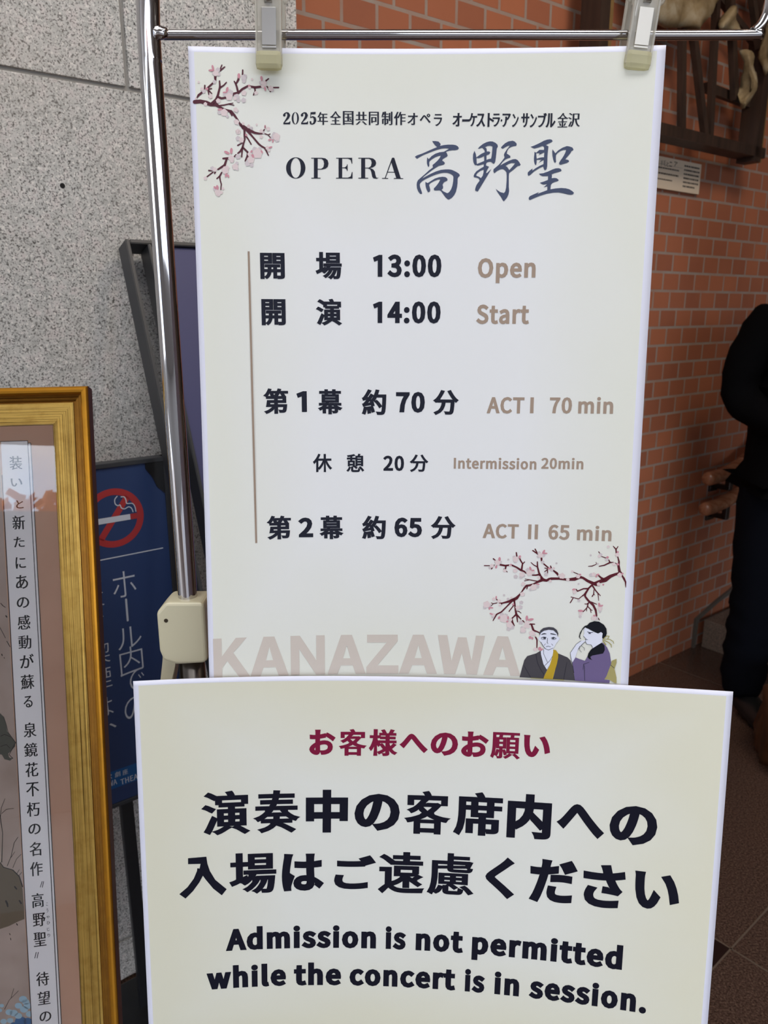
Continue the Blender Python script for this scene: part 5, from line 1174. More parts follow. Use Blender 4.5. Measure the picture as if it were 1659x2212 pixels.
# stairs rising along the brick wall
M_STEP = mat('stair_stone', (128, 112, 98), 0.55); nt = M_STEP.node_tree
nt.links.new(ramp(nt, noise(nt, objcoord(nt), 220, 3), [(0.35, lin((96, 84, 76))), (0.65, lin((146, 128, 112)))]), nt.nodes['Principled BSDF'].inputs['Base Color'])
bm = bmesh.new()
for k in range(6):
    s0 = 2.93 + k * 0.30
    add_box(bm, ((s0 + 6.2) / 2, 0.80, 0.0625 + k * 0.125), (6.2 - s0, 1.55, 0.1248), WALL, 0.003)
stairs = struct(obj('stairs', bm, M_STEP))
bm = bmesh.new()
pl = [(2.89, 0.0), (2.905, 0.0), (2.91, 0.122), (3.06, 0.165), (3.16, 0.185), (4.4, 0.705), (4.4, 0.722), (3.155, 0.202), (3.055, 0.180), (2.89, 0.132)]
add_prism(bm, pl, lambda x, y, d: W(x, d, y), 0.001, 0.012)
struct(obj('trim_3', bm, mat('skirting_stone', (92, 86, 78), 0.5)))

# ------------------------------------------------------------------ two wooden handrails on the wall
M_RAIL = wood('honey_wood', (142, 86, 56), (190, 132, 100), 60, 0.25, 0)
def handrail(name, s0, z0, label):
    t = thing(name, label, 'handrail', W(s0 + 0.1, 0.07, z0), 'handrails on the brick wall')
    bm = bmesh.new()
    pts = catmull([W(s0, 0.07, z0), W(s0 + 0.12, 0.07, z0 + 0.004), W(s0 + 0.25, 0.07, z0 + 0.03), W(s0 + 0.40, 0.07, z0 + 0.09), W(s0 + 1.6, 0.07, z0 + 0.60)], 6)
    add_tube(bm, pts, [0.023] + [0.027] * (len(pts) - 1), 20)
    adopt(obj('rail', bm, M_RAIL, None, True), t)
    for q, zq in ((0.17, 0.012), (1.2, 0.428)):
        bm = bmesh.new()
        add_box(bm, (s0 + q, 0.005, z0 + zq - 0.062), (0.055, 0.01, 0.065), WALL, 0.002)
        add_box(bm, (s0 + q, 0.042, z0 + zq - 0.070), (0.024, 0.075, 0.020), WALL, 0.003)
        add_box(bm, (s0 + q, 0.07, z0 + zq - 0.045), (0.024, 0.022, 0.065), WALL, 0.003)
        adopt(obj('bracket', bm, mat('bronze_metal', (70, 66, 66), 0.25, 0.9)), t)
    return t
handrail('handrail', 2.745, 0.765, 'upper round wooden handrail on the brick wall beside the dark-coated person')
handrail('handrail', 2.745, 0.645, 'lower round wooden handrail on the brick wall above the stone stairs')

# ------------------------------------------------------------------ wall sculpture of dark timber and pale hide
M_TIMBER = wood('dark_timber', (44, 32, 26), (66, 48, 38), 50, 0.5, 2)
M_TIMBER_LIT = wood('lit_timber', (120, 92, 52), (146, 116, 70), 50, 0.6, 2)  # tan of the lit post side, light put into the colour
M_HIDE = mat('pale_hide', (158, 142, 112), 0.7); nt = M_HIDE.node_tree
nt.links.new(ramp(nt, noise(nt, objcoord(nt), 18, 5), [(0.3, lin((104, 84, 54))), (0.5, lin((150, 130, 96))), (0.75, lin((186, 174, 150)))]), nt.nodes['Principled BSDF'].inputs['Base Color'])
sc = thing('wall_sculpture', 'dark timber lattice sculpture with pale hide shapes hung on the brick wall', 'sculpture', W(2.3, 0.0, 2.0))
def beam(name, poly, t0, t1, m):
    bm = bmesh.new(); add_prism(bm, poly, lambda x, y, d: W(x, d, y), t0, t1)
    return adopt(obj(name, bm, m), sc)
def bar(name, p, q, w, t0=0.10, dep=0.018, m=None):
    dx, dz = q[0] - p[0], q[1] - p[1]; L = math.hypot(dx, dz); nx, nz = -dz / L * w / 2, dx / L * w / 2
    return beam(name, [(p[0] + nx, p[1] + nz), (q[0] + nx, q[1] + nz), (q[0] - nx, q[1] - nz), (p[0] - nx, p[1] - nz)], t0, t0 + dep, m or M_TIMBER)
beam('post', [(1.852, 1.90), (1.892, 1.90), (1.892, 2.72), (1.852, 2.72)], 0.06, 0.125, M_TIMBER)
beam('post_lit_side', [(1.894, 1.90), (1.912, 1.90), (1.912, 2.72), (1.894, 2.72)], 0.06, 0.12, M_TIMBER_LIT)  # lighter strip painted as the post's lit side
beam('post', [(2.722, 1.88), (2.762, 1.88), (2.762, 2.72), (2.722, 2.72)], 0.06, 0.125, M_TIMBER)
beam('post_lit_side', [(2.764, 1.88), (2.778, 1.88), (2.778, 2.72), (2.764, 2.72)], 0.06, 0.12, M_TIMBER_LIT)
beam('bottom_beam', [(1.83, 1.894), (2.79, 1.894), (2.79, 1.926), (1.83, 1.926)], 0.055, 0.125, M_TIMBER)
beam('top_beam', [(1.83, 2.68), (2.79, 2.68), (2.79, 2.72), (1.83, 2.72)], 0.055, 0.125, M_TIMBER)
bar('lattice_bar', (2.235, 2.30), (2.298, 1.92), 0.022); bar('lattice_bar', (2.285, 2.25), (2.432, 1.92), 0.022); bar('lattice_bar', (2.42, 2.30), (2.457, 1.92), 0.020)
bar('lattice_bar', (2.47, 2.40), (2.585, 2.05), 0.026); bar('lattice_bar', (2.455, 2.072), (2.722, 2.064), 0.028, 0.07); bar('lattice_bar', (2.59, 2.40), (2.70, 2.22), 0.022)
bar('lattice_bar', (1.912, 2.45), (2.722, 2.41), 0.03, 0.07); bar('lattice_bar', (2.44, 2.33), (2.70, 2.24), 0.02, 0.08)
def hide(name, poly, t0, t1):
    bm = bmesh.new(); add_prism(bm, poly, lambda x, y, d: W(x, d, y), t0, t1)
    bmesh.ops.triangulate(bm, faces=bm.faces); bmesh.ops.subdivide_edges(bm, edges=bm.edges, cuts=2, use_grid_fill=True)
    rnd = random.Random(len(poly))
    for _ in range(2): bmesh.ops.smooth_vert(bm, verts=bm.verts, factor=0.4, use_axis_x=True, use_axis_y=True, use_axis_z=True)
    for v in bm.verts: v.co += WN * (0.014 * math.sin(v.co.x * 70 + 1) * math.sin(v.co.z * 55) + 0.003 * rnd.random())
    return adopt(obj(name, bm, M_HIDE, None, True), sc)
hide('hide_sheet', [(2.06, 2.19), (2.16, 2.165), (2.24, 2.19), (2.30, 2.185), (2.34, 2.22), (2.38, 2.27), (2.40, 2.34), (2.34, 2.46), (2.16, 2.47), (2.02, 2.42), (2.03, 2.28)], 0.10, 0.145)
hide('hide_shred', [(2.39, 2.205), (2.43, 2.27), (2.47, 2.29), (2.50, 2.24), (2.495, 2.20), (2.44, 2.215)], 0.125, 0.155)
hide('hide_shred', [(2.555, 2.19), (2.60, 2.18), (2.625, 2.13), (2.615, 2.09), (2.612, 2.03), (2.585, 2.015), (2.565, 2.03), (2.59, 2.05), (2.59, 2.09), (2.565, 2.13)], 0.12, 0.155)
hide('hide_shred', [(2.66, 2.36), (2.70, 2.36), (2.712, 2.25), (2.73, 2.17), (2.70, 2.125), (2.672, 2.14), (2.685, 2.20), (2.675, 2.26)], 0.125, 0.16)
# its caption plaque
pq = thing('caption_plaque', 'small cream caption plaque with fine dark print on the brick wall', 'plaque', W(2.44, 0.0, 1.776))
bm = bmesh.new(); add_box(bm, (2.437, 0.0065, 1.8215), (0.302, 0.013, 0.095), WALL, 0.001)
adopt(obj('plate', bm, mat('plaque_cream', (226, 208, 184), 0.5)), pq)

# ------------------------------------------------------------------ chrome poster stand
st = thing('poster_stand', 'chrome poster stand with ivory height lock holding the printed sheets', 'poster stand', (-0.211, 0.775, 0))
PX, PY, PR = -0.211, 0.775, 0.0102
arch = [(PX, PY, 1.05), (PX, PY, 1.3), (PX, PY, 1.58), (PX + 0.0002, PY, 1.62), (PX + 0.0012, PY, 1.655), (PX + 0.005, PY, 1.695), (PX + 0.018, PY, 1.735), (PX + 0.05, PY, 1.768), (PX + 0.10, PY, 1.78), (0.20, PY, 1.78), (0.27, PY, 1.772), (0.32, PY, 1.745), (0.342, PY, 1.705)]
bm = bmesh.new(); add_tube(bm, catmull(arch, 6), PR, 32); adopt(obj('upper_pole', bm, M_CHROME, None, True), st)
bm = bmesh.new(); add_tube(bm, catmull([(PX + 0.008, PY, 1.636), (-0.1, PY, 1.636), (0.1, PY, 1.636), (0.318, PY, 1.636), (0.331, PY, 1.639), (0.339, PY, 1.648), (0.342, PY, 1.664), (0.342, PY, 1.71)], 8), 0.0043, 20); adopt(obj('hanging_bar', bm, M_CHROME, None, True), st)
bm = bmesh.new(); bmesh.ops.create_icosphere(bm, subdivisions=3, radius=0.0056)
rnd = random.Random(3)
for v in bm.verts: v.co = Vector((v.co.x * 1.35, v.co.y, v.co.z)) * (1 + 0.16 * math.sin(v.co.z * 1500) * math.sin(v.co.y * 1300)) + Vector((PX + 0.0115, PY - 0.004, 1.6365))
adopt(obj('weld', bm, M_CHROME, None, True), st)
bm = bmesh.new(); add_tube(bm, [(PX, PY, 0.03), (PX, PY, 1.05)], 0.0135, 32); adopt(obj('lower_pole', bm, M_TUBE, None, True), st)
# lower support rod behind the sheets
bm = bmesh.new(); add_tube(bm, [(PX, PY - 0.012, 0.93), (PX + 0.02, 0.716, 0.93), (0.33, 0.712, 0.93)], 0.0043, 16); adopt(obj('support_rod', bm, M_CHROME, None, True), st)
bm = bmesh.new()
add_tube(bm, catmull([(PX - 0.19, PY - 0.20, 0.014), (PX - 0.08, PY - 0.08, 0.016), (PX, PY, 0.03), (PX + 0.12, PY - 0.05, 0.016), (PX + 0.34, PY - 0.12, 0.014)], 6), 0.013, 16)
add_tube(bm, catmull([(PX, PY, 0.03), (PX + 0.03, PY + 0.1, 0.016), (PX + 0.07, PY + 0.24, 0.014)], 6), 0.013, 16)
adopt(obj('foot', bm, M_STEEL, None, True), st)
# the ivory lock: cut-cornered housing round the pole and its lever
bm = bmesh.new()
prof = [(-0.0295, 1.0885), (-0.019, 1.1000), (0.0195, 1.1000), (0.0215, 1.0955), (0.0215, 1.034), (0.018, 1.0305), (-0.012, 1.0285), (-0.026, 1.034), (-0.0295, 1.045)]
add_prism(bm, prof, lambda x, y, d: Vector((PX + x, PY + d, y)), -0.019, 0.019)
bmesh.ops.bevel(bm, geom=[e for e in bm.edges], offset=0.0035, segments=3, affect='EDGES', profile=0.5)
lock = adopt(obj('lock_housing', bm, M_IVORY), st); lock['label'] = 'ivory plastic height lock'
bm = bmesh.new(); add_tube(bm, [(PX - 0.0195, PY - 0.0194, 1.080), (PX - 0.0195, PY - 0.017, 1.080)], 0.0022, 14)
pin = adopt(obj('pin', bm, mat('dull_pin', (84, 74, 60), 0.4, 0.8)), lock)
bm = bmesh.new()
add_prism(bm, [(-0.028, 1.052), (-0.012, 1.04), (-0.0165, 1.022), (-0.021, 1.00), (-0.027, 0.985), (-0.037, 0.985), (-0.0335, 1.005), (-0.0295, 1.028)], lambda x, y, d: Vector((PX + x, PY + d, y)), -0.011, 0.011)
bmesh.ops.bevel(bm, geom=[e for e in bm.edges], offset=0.0015, segments=2, affect='EDGES')
adopt(obj('lever', bm, M_IVORY), st)

# ------------------------------------------------------------------ the printed sheets
M_WHITE = mat('blank_paper', (226, 226, 240), 0.55)
def cream_stock(name, centre, edge):
    m = mat(name, centre, 0.5); nt = m.node_tree; b = nt.nodes['Principled BSDF']
    uvn = nt.nodes.new('ShaderNodeTexCoord'); sp = nt.nodes.new('ShaderNodeSeparateXYZ'); nt.links.new(uvn.outputs['UV'], sp.inputs[0])
    def m2(op, a, bb):
        n = nt.nodes.new('ShaderNodeMath'); n.operation = op
        for i, v in enumerate((a, bb)):
            if hasattr(v, 'is_linked'): nt.links.new(v, n.inputs[i])
            else: n.inputs[i].default_value = v
        return n.outputs[0]
    dx = m2('ABSOLUTE', m2('SUBTRACT', sp.outputs[0], 0.5), 0); dy = m2('ABSOLUTE', m2('SUBTRACT', sp.outputs[1], 0.5), 0)
    r = m2('MAXIMUM', dx, dy)
    mott = noise(nt, uvn.outputs['UV'], 4.0, 2)
    r = m2('ADD', r, m2('MULTIPLY', m2('SUBTRACT', mott, 0.5), 0.16))
    nt.links.new(ramp(nt, r, [(0.22, lin(centre)), (0.46, lin(edge))]), b.inputs['Base Color'])
    return m
M_CREAM = cream_stock('cream_print', (233, 233, 233), (228, 228, 217))
M_CREAM2 = cream_stock('cream_print_wide', (231, 231, 223), (226, 223, 202))
def page(name, surf, w, h, bl, br, bt, bb, parent, mc):
    us = [-w / 2] + list(np.linspace(-w / 2 + bl, w / 2 - br, 33)) + [w / 2]
    vs = [0] + list(np.linspace(bt, h - bb, 41)) + [h]
    bm = bmesh.new(); uvl = bm.loops.layers.uv.new('UVMap')
    fr = [[bm.verts.new(surf(u, v, 0)) for u in us] for v in vs]; bk = [[bm.verts.new(surf(u, v, -0.0003)) for u in us] for v in vs]
    nu, nv = len(us), len(vs)
    for j in range(nv - 1):
        for i in range(nu - 1):
            f = bm.faces.new((fr[j][i], fr[j + 1][i], fr[j + 1][i + 1], fr[j][i + 1])); f.smooth = True
            f.material_index = 0 if (i in (0, nu - 2) or j in (0, nv - 2)) else 1
            for l, (a, b) in zip(f.loops, ((i, j), (i, j + 1), (i + 1, j + 1), (i + 1, j))): l[uvl].uv = ((us[a] + w / 2) / w, 1 - vs[b] / h)
            f = bm.faces.new((bk[j][i], bk[j][i + 1], bk[j + 1][i + 1], bk[j + 1][i])); f.smooth = True
    for j in range(nv - 1):
        for i in (0, nu - 1): bm.faces.new((fr[j][i], bk[j][i], bk[j + 1][i], fr[j + 1][i]))
    for i in range(nu - 1):
        for j in (0, nv - 1): bm.faces.new((fr[j][i], bk[j][i], bk[j][i + 1], fr[j][i + 1]))
    return adopt(obj(name, bm, [M_WHITE, mc]), parent)
NAVY = mat('navy_ink', (44, 46, 58), 0.5); SLATE = mat('slate_ink', (78, 86, 110), 0.5); TAN = mat('tan_ink', (166, 146, 130), 0.5)
PALE = mat('pale_rose_ink', (208, 197, 187), 0.5); CRIMSON = mat('crimson_ink', (128, 26, 60), 0.5); DEEP = mat('black_navy_ink', (20, 20, 34), 0.5)
up = thing('opera_poster', 'tall cream poster with opera times and cherry branches hanging from the chrome bar', 'poster', UPPER(0, 0.594))
page('sheet', UPPER, 0.42, 0.594, 0.005, 0.0075, 0.0045, 0.0045, up, M_CREAM)
L1 = 0.00025
print_group('title_lettering', 'U', ('title_lettering',), NAVY, up, L1)
print_group('calligraphy', 'U', ('calligraphy',), SLATE, up, L1, 'brushed slate-blue title characters')
for k in range(5):
    print_group('schedule_lettering', 'U', ('schedule_lettering_%d' % k,), mat('schedule_ink', (36, 38, 50), 0.5), up, L1)
    print_group('english_lettering', 'U', ('english_lettering_%d' % k,), TAN, up, L1)
print_group('city_lettering', 'U', ('city_lettering',), PALE, up, L1, 'large pale rose city name')
bm = bmesh.new()
add_ink(bm, [[(-0.1627, 0.1728), (-0.1609, 0.1728), (-0.1603, 0.4487), (-0.1621, 0.4487)]], UPPER, L1)
adopt(obj('rule_line', bm, mat('rule_ink', (158, 138, 122), 0.5)), up)
MB = mat('plum_ink', (92, 52, 62), 0.5); MB2 = mat('maroon_ink', (92, 34, 44), 0.5)
bl_m = [mat('blossom_grey', (206, 194, 196), 0.5), mat('blossom_pink', (224, 206, 205), 0.5), mat('blossom_rose', (204, 140, 152), 0.5)]
print_group('branch_print', 'U', ('branch_print_top',), MB, up, 0.0003); print_group('branch_print', 'U', ('branch_print_bottom',), MB2, up, 0.0003)
ink_blobs('blossom_print', ('gt', 'pt', 'dt'), bl_m, up, (0.00035, 0.0004, 0.00045)); ink_blobs('blossom_print', ('gb', 'pb', 'db'), bl_m, up, (0.00035, 0.0004, 0.00045))
por = print_group('portrait_print', 'U', ('pt_robe',), mat('robe_ink', (74, 71, 76), 0.5), up, 0.0005, 'printed drawing of a monk and a woman in kimono')
for nm, g, c, lf in (('portrait_skin', 'pt_skin', (226, 228, 242), 0.0006), ('portrait_kimono', 'pt_purple', (112, 98, 138), 0.00055), ('portrait_stole', 'pt_gold', (188, 156, 48), 0.00065), ('portrait_sash', 'pt_obi', (168, 158, 104), 0.00065),
                     ('portrait_hair', 'pt_black', (24, 26, 34), 0.0007), ('portrait_cap', 'pt_dark', (74, 72, 80), 0.0007), ('portrait_ribbon', 'pt_olive', (160, 152, 84), 0.00075), ('portrait_line', 'pt_line', (50, 50, 62), 0.0008)):
    print_group(nm, 'U', (g,), mat(g + '_ink', c, 0.5), por, lf)
lo = thing('notice_sheet', 'wide cream notice sheet with bold black text in front of the poster stand', 'notice', LOWER(0, 0.42))
page('sheet', LOWER, 0.594, 0.42, 0.0048, 0.0062, 0.005, 0.005, lo, M_CREAM2)
print_group('heading_lettering', 'L', ('heading_lettering',), CRIMSON, lo, L1, 'crimson heading')
for k in range(4): print_group('notice_lettering', 'L', ('notice_lettering_%d' % k,), DEEP, lo, L1)
print_group('lettering', 'K', ('plaque_lettering',), mat('plaque_ink', (70, 60, 56), 0.6), pq, 0.0003)
bm = bmesh.new(); rnd = random.Random(5)
def dash(x0, x1, v0, hgt):
    x = x0
    while x < x1:
        w = rnd.uniform(0.006, 0.011)
        add_ink(bm, [[(x, v0), (min(x + w, x1), v0), (min(x + w, x1), v0 + hgt), (x, v0 + hgt)]], PLAQUE, 0.0003); x += w + rnd.uniform(0.001, 0.003)
for i in range(6): dash(2.485, 2.578 - (0.02 if i == 5 else 0), -1.857 + i * 0.0125, 0.005)
dash(2.33, 2.455, -1.838, 0.004); dash(2.33, 2.455, -1.822, 0.005); dash(2.33, 2.42, -1.804, 0.004)
add_ink(bm, [[(2.33, -1.846), (2.475, -1.846), (2.475, -1.8455), (2.33, -1.8455)]], PLAQUE, 0.0003)
adopt(obj('fine_print', bm, MATS['plaque_ink']), pq)

# ------------------------------------------------------------------ two clear clips on the bar
def make_clip(label, metal):
    r = thing('clip', label, 'clip', (0, 0, 0), 'clear clips on the chrome bar')
    def P(name, m, fn, parent=r, smooth=False):
        b = bmesh.new(); fn(b); return obj(name, b, m, parent, smooth)
    def jaw(y0, y1):
        def f(b):
            # front wall with side rails, waisted above the pad
            xs = lambda z: 0.0112 + 0.0006 * max(0, z) / 0.04
            pl = [(-xs(0.046), 0.046), (xs(0.046), 0.046), (xs(0), 0), (0.0108, -0.03), (-0.0108, -0.03), (-xs(0), 0)]
            add_prism(b, pl, lambda x, z, d: Vector((x, d, z)), y0, y1)
            for sx in (-1, 1):
                add_box(b, (sx * 0.0106, (y0 + y1) / 2 - 0.0008, 0.008), (0.0016, 0.0055, 0.076), None, 0.0004)
            add_box(b, (0, y0 - 0.0006, 0.034), (0.0125, 0.002, 0.018), None, 0.0006)
            add_box(b, (0, y0 - 0.0004, -0.0185), (0.019, 0.0016, 0.004), None, 0.0004)
        return f
    P('front_jaw', M_TINT, jaw(-0.0200, -0.0185)); P('back_jaw', M_TINT, jaw(0.0075, 0.009))
    def pad(y0, y1):
        def f(b): add_box(b, (0, (y0 + y1) / 2, -0.0262), (0.0235, y1 - y0, 0.0158), None, 0.0046)
        return f
    P('front_pad', M_PAD, pad(-0.0245, -0.0155)); P('back_pad', M_PAD, pad(-0.0085, 0.008))
    def plate(b):
        add_box(b, (0.0005, -0.0215, -0.0005), (0.0122, 0.0008, 0.0295), Matrix.Rotation(-0.03, 4, 'X'), 0.0002)
        add_box(b, (0.0005, -0.0205, -0.0160), (0.0122, 0.003, 0.0016), None, 0.0002)
    sp = P('spring_plate', metal, plate)
    def spring(b):
        add_tube(b, catmull([(0, -0.021, 0.019), (0, -0.016, 0.03), (0, -0.006, 0.036), (0, 0.004, 0.03), (0, 0.008, 0.016)], 6), 0.0035, 10)
    P('spring', M_STEEL, spring, r, True)
    for sx in (-1, 1):
        def hook(b, sx=sx):
            c = (sx * 0.0125, -0.014, 0.030)
            pts = [(c[0] + sx * 0.0042 * math.sin(a), c[1], c[2] + 0.0095 * math.cos(a)) for a in [PI * k / 10 for k in range(11)]]
            add_tube(b, pts, 0.0015, 8)
        P('hook', M_TINT, hook, r, True)
    return r
c0 = make_clip('clear plastic clip near the left corner of the tall cream poster', M_STEEL)
c0.location = (-0.1005, PY, 1.636); c0.rotation_euler = (0, 0.02, 0)
c1 = make_clip('clear plastic clip with bright scratched metal plate at the poster right corner', mat('scratched_metal', (228, 224, 216), 0.55, 0.5))
c1.location = (0.2255, PY, 1.636); c1.rotation_euler = (0, math.radians(5.5), 0)

# ------------------------------------------------------------------ gilt picture frame on an easel
FW, FH = 0.69, 0.94
gf = thing('gilt_frame', 'gold framed picture with a vertical line of black characters behind glass', 'picture frame', FRAME(-FW / 2, FH))
def gold_mat():
    m = mat('gilt_wood', (196, 146, 44), 0.36, 0.85); nt = m.node_tree; b = nt.nodes['Principled BSDF']
    uvn = nt.nodes.new('ShaderNodeTexCoord'); mp = nt.nodes.new('ShaderNodeMapping'); mp.inputs['Scale'].default_value = (3.0, 800, 1)
    nt.links.new(uvn.outputs['UV'], mp.inputs['Vector']); sp = nt.nodes.new('ShaderNodeSeparateXYZ'); nt.links.new(uvn.outputs['UV'], sp.inputs[0])
    st_ = ramp(nt, noise(nt, mp.outputs[0], 1.0, 6, 0.7), [(0.38, (1, 1, 1)), (0.5, (0, 0, 0))])
    gt = nt.nodes.new('ShaderNodeMath'); gt.operation = 'GREATER_THAN'; gt.inputs[1].default_value = 0.0195; nt.links.new(sp.outputs[1], gt.inputs[0])
    ml = nt.nodes.new('ShaderNodeMath'); ml.operation = 'MULTIPLY'; nt.links.new(st_, ml.inputs[0]); nt.links.new(gt.outputs[0], ml.inputs[1])
    base = mixrgb(nt, gt.outputs[0], lin((186, 128, 36)), lin((204, 166, 86)))
    g1 = nt.nodes.new('ShaderNodeMath'); g1.operation = 'GREATER_THAN'; g1.inputs[1].default_value = 0.0099; nt.links.new(sp.outputs[1], g1.inputs[0])
    g2 = nt.nodes.new('ShaderNodeMath'); g2.operation = 'SUBTRACT'; nt.links.new(g1.outputs[0], g2.inputs[0]); nt.links.new(gt.outputs[0], g2.inputs[1])
    base = mixrgb(nt, g2.outputs[0], base, lin((122, 80, 24)))
    wear = ramp(nt, noise(nt, objcoord(nt), 60, 4), [(0.45, (0, 0, 0)), (0.8, (0.5, 0.5, 0.5))])
    base = mixrgb(nt, wear, base, lin((150, 106, 34)))
    nt.links.new(mixrgb(nt, ml.outputs[0], base, lin((78, 52, 18))), b.inputs['Base Color']); return m
M_GILT = gold_mat(); M_MAROON = mat('maroon_side', (92, 60, 54), 0.5)
prof = [(0, -0.026), (0, -0.002), (0.0008, 0), (0.0025, 0.0012), (0.005, 0.0015), (0.0078, 0.0008), (0.0095, -0.0012), (0.0100, -0.0045), (0.0115, -0.0042), (0.0128, -0.005), (0.0134, -0.0072), (0.0152, -0.007), (0.0168, -0.0078), (0.0174, -0.0098), (0.0195, -0.0095), (0.0200, -0.0072), (0.0235, -0.0072), (0.0445, -0.0104), (0.0470, -0.0108), (0.0480, -0.0128), (0.0480, -0.024)]
bm = bmesh.new(); uvl = bm.loops.layers.uv.new('UVMap')
for side in range(4):
    rows = []
    for (w, h) in prof:
        c = [(-FW + w, w), (-w, w), (-w, FH - w), (-FW + w, FH - w)]
        p, q = c[side], c[(side + 1) % 4]
        L = math.hypot(q[0] - p[0], q[1] - p[1])
        rows.append((bm.verts.new(FRAME(p[0], p[1], h)), bm.verts.new(FRAME(q[0], q[1], h)), w, L))
    for k, (a, b) in enumerate(zip(rows, rows[1:])):
        f = bm.faces.new((a[0], a[1], b[1], b[0])); f.material_index = 1 if k == 0 else 0
        for l, (t, w) in zip(f.loops, ((a[2], a[2]), (a[3] + a[2], a[2]), (b[3] + b[2], b[2]), (b[2], b[2]))): l[uvl].uv = (t + side * 1.7, w)
mould = adopt(obj('frame_moulding', bm, [M_GILT, M_MAROON]), gf)
bm = bmesh.new(); add_prism(bm, [(-FW + .001, .001), (-.001, .001), (-.001, FH - .001), (-FW + .001, FH - .001)], lambda x, y, d: FRAME(x, y, d), -0.0255, -0.022)
adopt(obj('backboard', bm, mat('backboard_brown', (110, 86, 64), 0.8)), gf)
M_ART = mat('art_ground', (176, 138, 114), 0.7); nt = M_ART.node_tree
nt.links.new(ramp(nt, noise(nt, objcoord(nt), 6, 3), [(0.3, lin((200, 152, 124))), (0.7, lin((214, 168, 140)))]), nt.nodes['Principled BSDF'].inputs['Base Color'])
bm = bmesh.new(); add_prism(bm, [(-FW + .04, .04), (-.04, .04), (-.04, FH - .04), (-FW + .04, FH - .04)], lambda x, y, d: POSTER(x, y, d), -0.004, 0)
art = adopt(obj('art_print', bm, M_ART), gf)
bm = bmesh.new()
add_ink(bm, [[(-0.60, 0.098), (-0.1135, 0.098), (-0.108, 0.86), (-0.60, 0.86)]], POSTER, 0.0002)
M_INKG = mat('ink_wash', (150, 132, 122), 0.7); nt = M_INKG.node_tree
nt.links.new(ramp(nt, noise(nt, objcoord(nt), 9, 4), [(0.3, lin((166, 142, 128))), (0.7, lin((204, 182, 170)))]), nt.nodes['Principled BSDF'].inputs['Base Color'])
adopt(obj('ink_wash_print', bm, M_INKG), art)
for nm, g, c, lf in (('rock_print', 'ink_rock', (84, 82, 72), 0.0003), ('rock_print', 'ink_earth', (112, 96, 76), 0.0003), ('stem_print', 'ink_line', (44, 36, 34), 0.0005), ('flower_print', 'hydrangea_deep', (58, 108, 156), 0.0004), ('flower_print', 'hydrangea_pale', (172, 200, 214), 0.00045)):
    print_group(nm, 'P', (g,), mat(g + '_ink', c, 0.6), art, lf)
bm = bmesh.new(); add_ink(bm, [[(-0.1110, 0.0668), (-0.0787, 0.0668), (-0.0748, 0.86), (-0.1066, 0.86)]], POSTER, 0.0006)
add_ink(bm, [[(-0.0785, 0.0700), (-0.0755, 0.0700), (-0.0715, 0.86), (-0.0746, 0.86)]], POSTER, 0.0006)
adopt(obj('caption_strip', bm, mat('strip_paper', (246, 238, 236), 0.6)), art)
bm = bmesh.new()
for l in ([(-0.1115, 0.11, .001), (-0.1095, 0.43, .001), (-0.1068, 0.86, .001)], [(-0.1118, 0.0668, .0008), (-0.0787, 0.0668, .0008), (-0.0767, 0.43, .0010), (-0.0746, 0.86, .0010)], [(-0.0787, 0.0700, .0008), (-0.0752, 0.0700, .0008), (-0.0734, 0.43, .0010), (-0.0714, 0.86, .0010)]):
    add_ink(bm, stroke_contours(l), POSTER, 0.0008)
adopt(obj('strip_line', bm, mat('strip_ink', (40, 32, 36), 0.6)), art)
print_group('caption_lettering', 'P', ('caption_lettering',), mat('caption_ink', (26, 22, 28), 0.6), art, 0.0008)
bm = bmesh.new(); add_prism(bm, [(-FW + .046, .046), (-.046, .046), (-.046, FH - .046), (-FW + .046, FH - .046)], lambda x, y, d: POSTER(x, y, d), 0.0015, 0.0030)
adopt(obj('glass_pane', bm, M_GLASS), gf)
# easel that carries it
M_EASEL = wood('easel_wood', (94, 66, 44), (122, 90, 60), 40, 0.5, 2)
ea = thing('easel', 'wooden easel standing behind and below the gold framed picture', 'easel', FRAME(-FW / 2, FH) * 1.0)
ea.location.z = 0
def leg(p, q, w=0.028):
    bm = bmesh.new(); add_tube(bm, [p, q], w / 2, 4); adopt(obj('leg', bm, M_EASEL), ea)
for x in (-FW + 0.12, -0.12):
    p = FRAME(x, 0.06, -0.043); q = FRAME(x, FH, -0.043); dd = (q - p).normalized(); leg(p, q + dd * ((q.z - 0.015) / -dd.z))
bm = bmesh.new(); add_prism(bm, [(-FW + 0.03, FH + 0.001), (-0.03, FH + 0.001), (-0.03, FH + 0.025), (-FW + 0.03, FH + 0.025)], lambda x, y, d: FRAME(x, y, d), -0.06, 0.02)
adopt(obj('ledge', bm, M_EASEL), ea)

# ------------------------------------------------------------------ no-smoking stand sign
sg = thing('no_smoking_sign', 'dark blue no smoking floor sign with white characters behind the gold frame', 'sign', W(0.40, 0.27, 0))
M_SIGN = mat('sign_blue', (42, 63, 108), 0.45)
SL, SR, SB, ST_ = 0.315, 0.522, 0.500, 1.147
bm = bmesh.new(); add_box(bm, ((SL + SR) / 2, 0.2765, (SB + ST_) / 2), (SR - SL - 0.012, 0.017, ST_ - SB - 0.008), WALL)
adopt(obj('panel', bm, M_SIGN), sg)
bm = bmesh.new()
for c, s in ((((SL + SR) / 2, 0.276, ST_ - 0.004), (SR - SL, 0.024, 0.008)), (((SL + SR) / 2, 0.276, SB + 0.004), (SR - SL, 0.024, 0.008)), ((SL + 0.005, 0.276, (SB + ST_) / 2), (0.010, 0.024, ST_ - SB)), ((SR - 0.005, 0.276, (SB + ST_) / 2), (0.010, 0.024, ST_ - SB))):
    add_box(bm, c, s, WALL, 0.001)
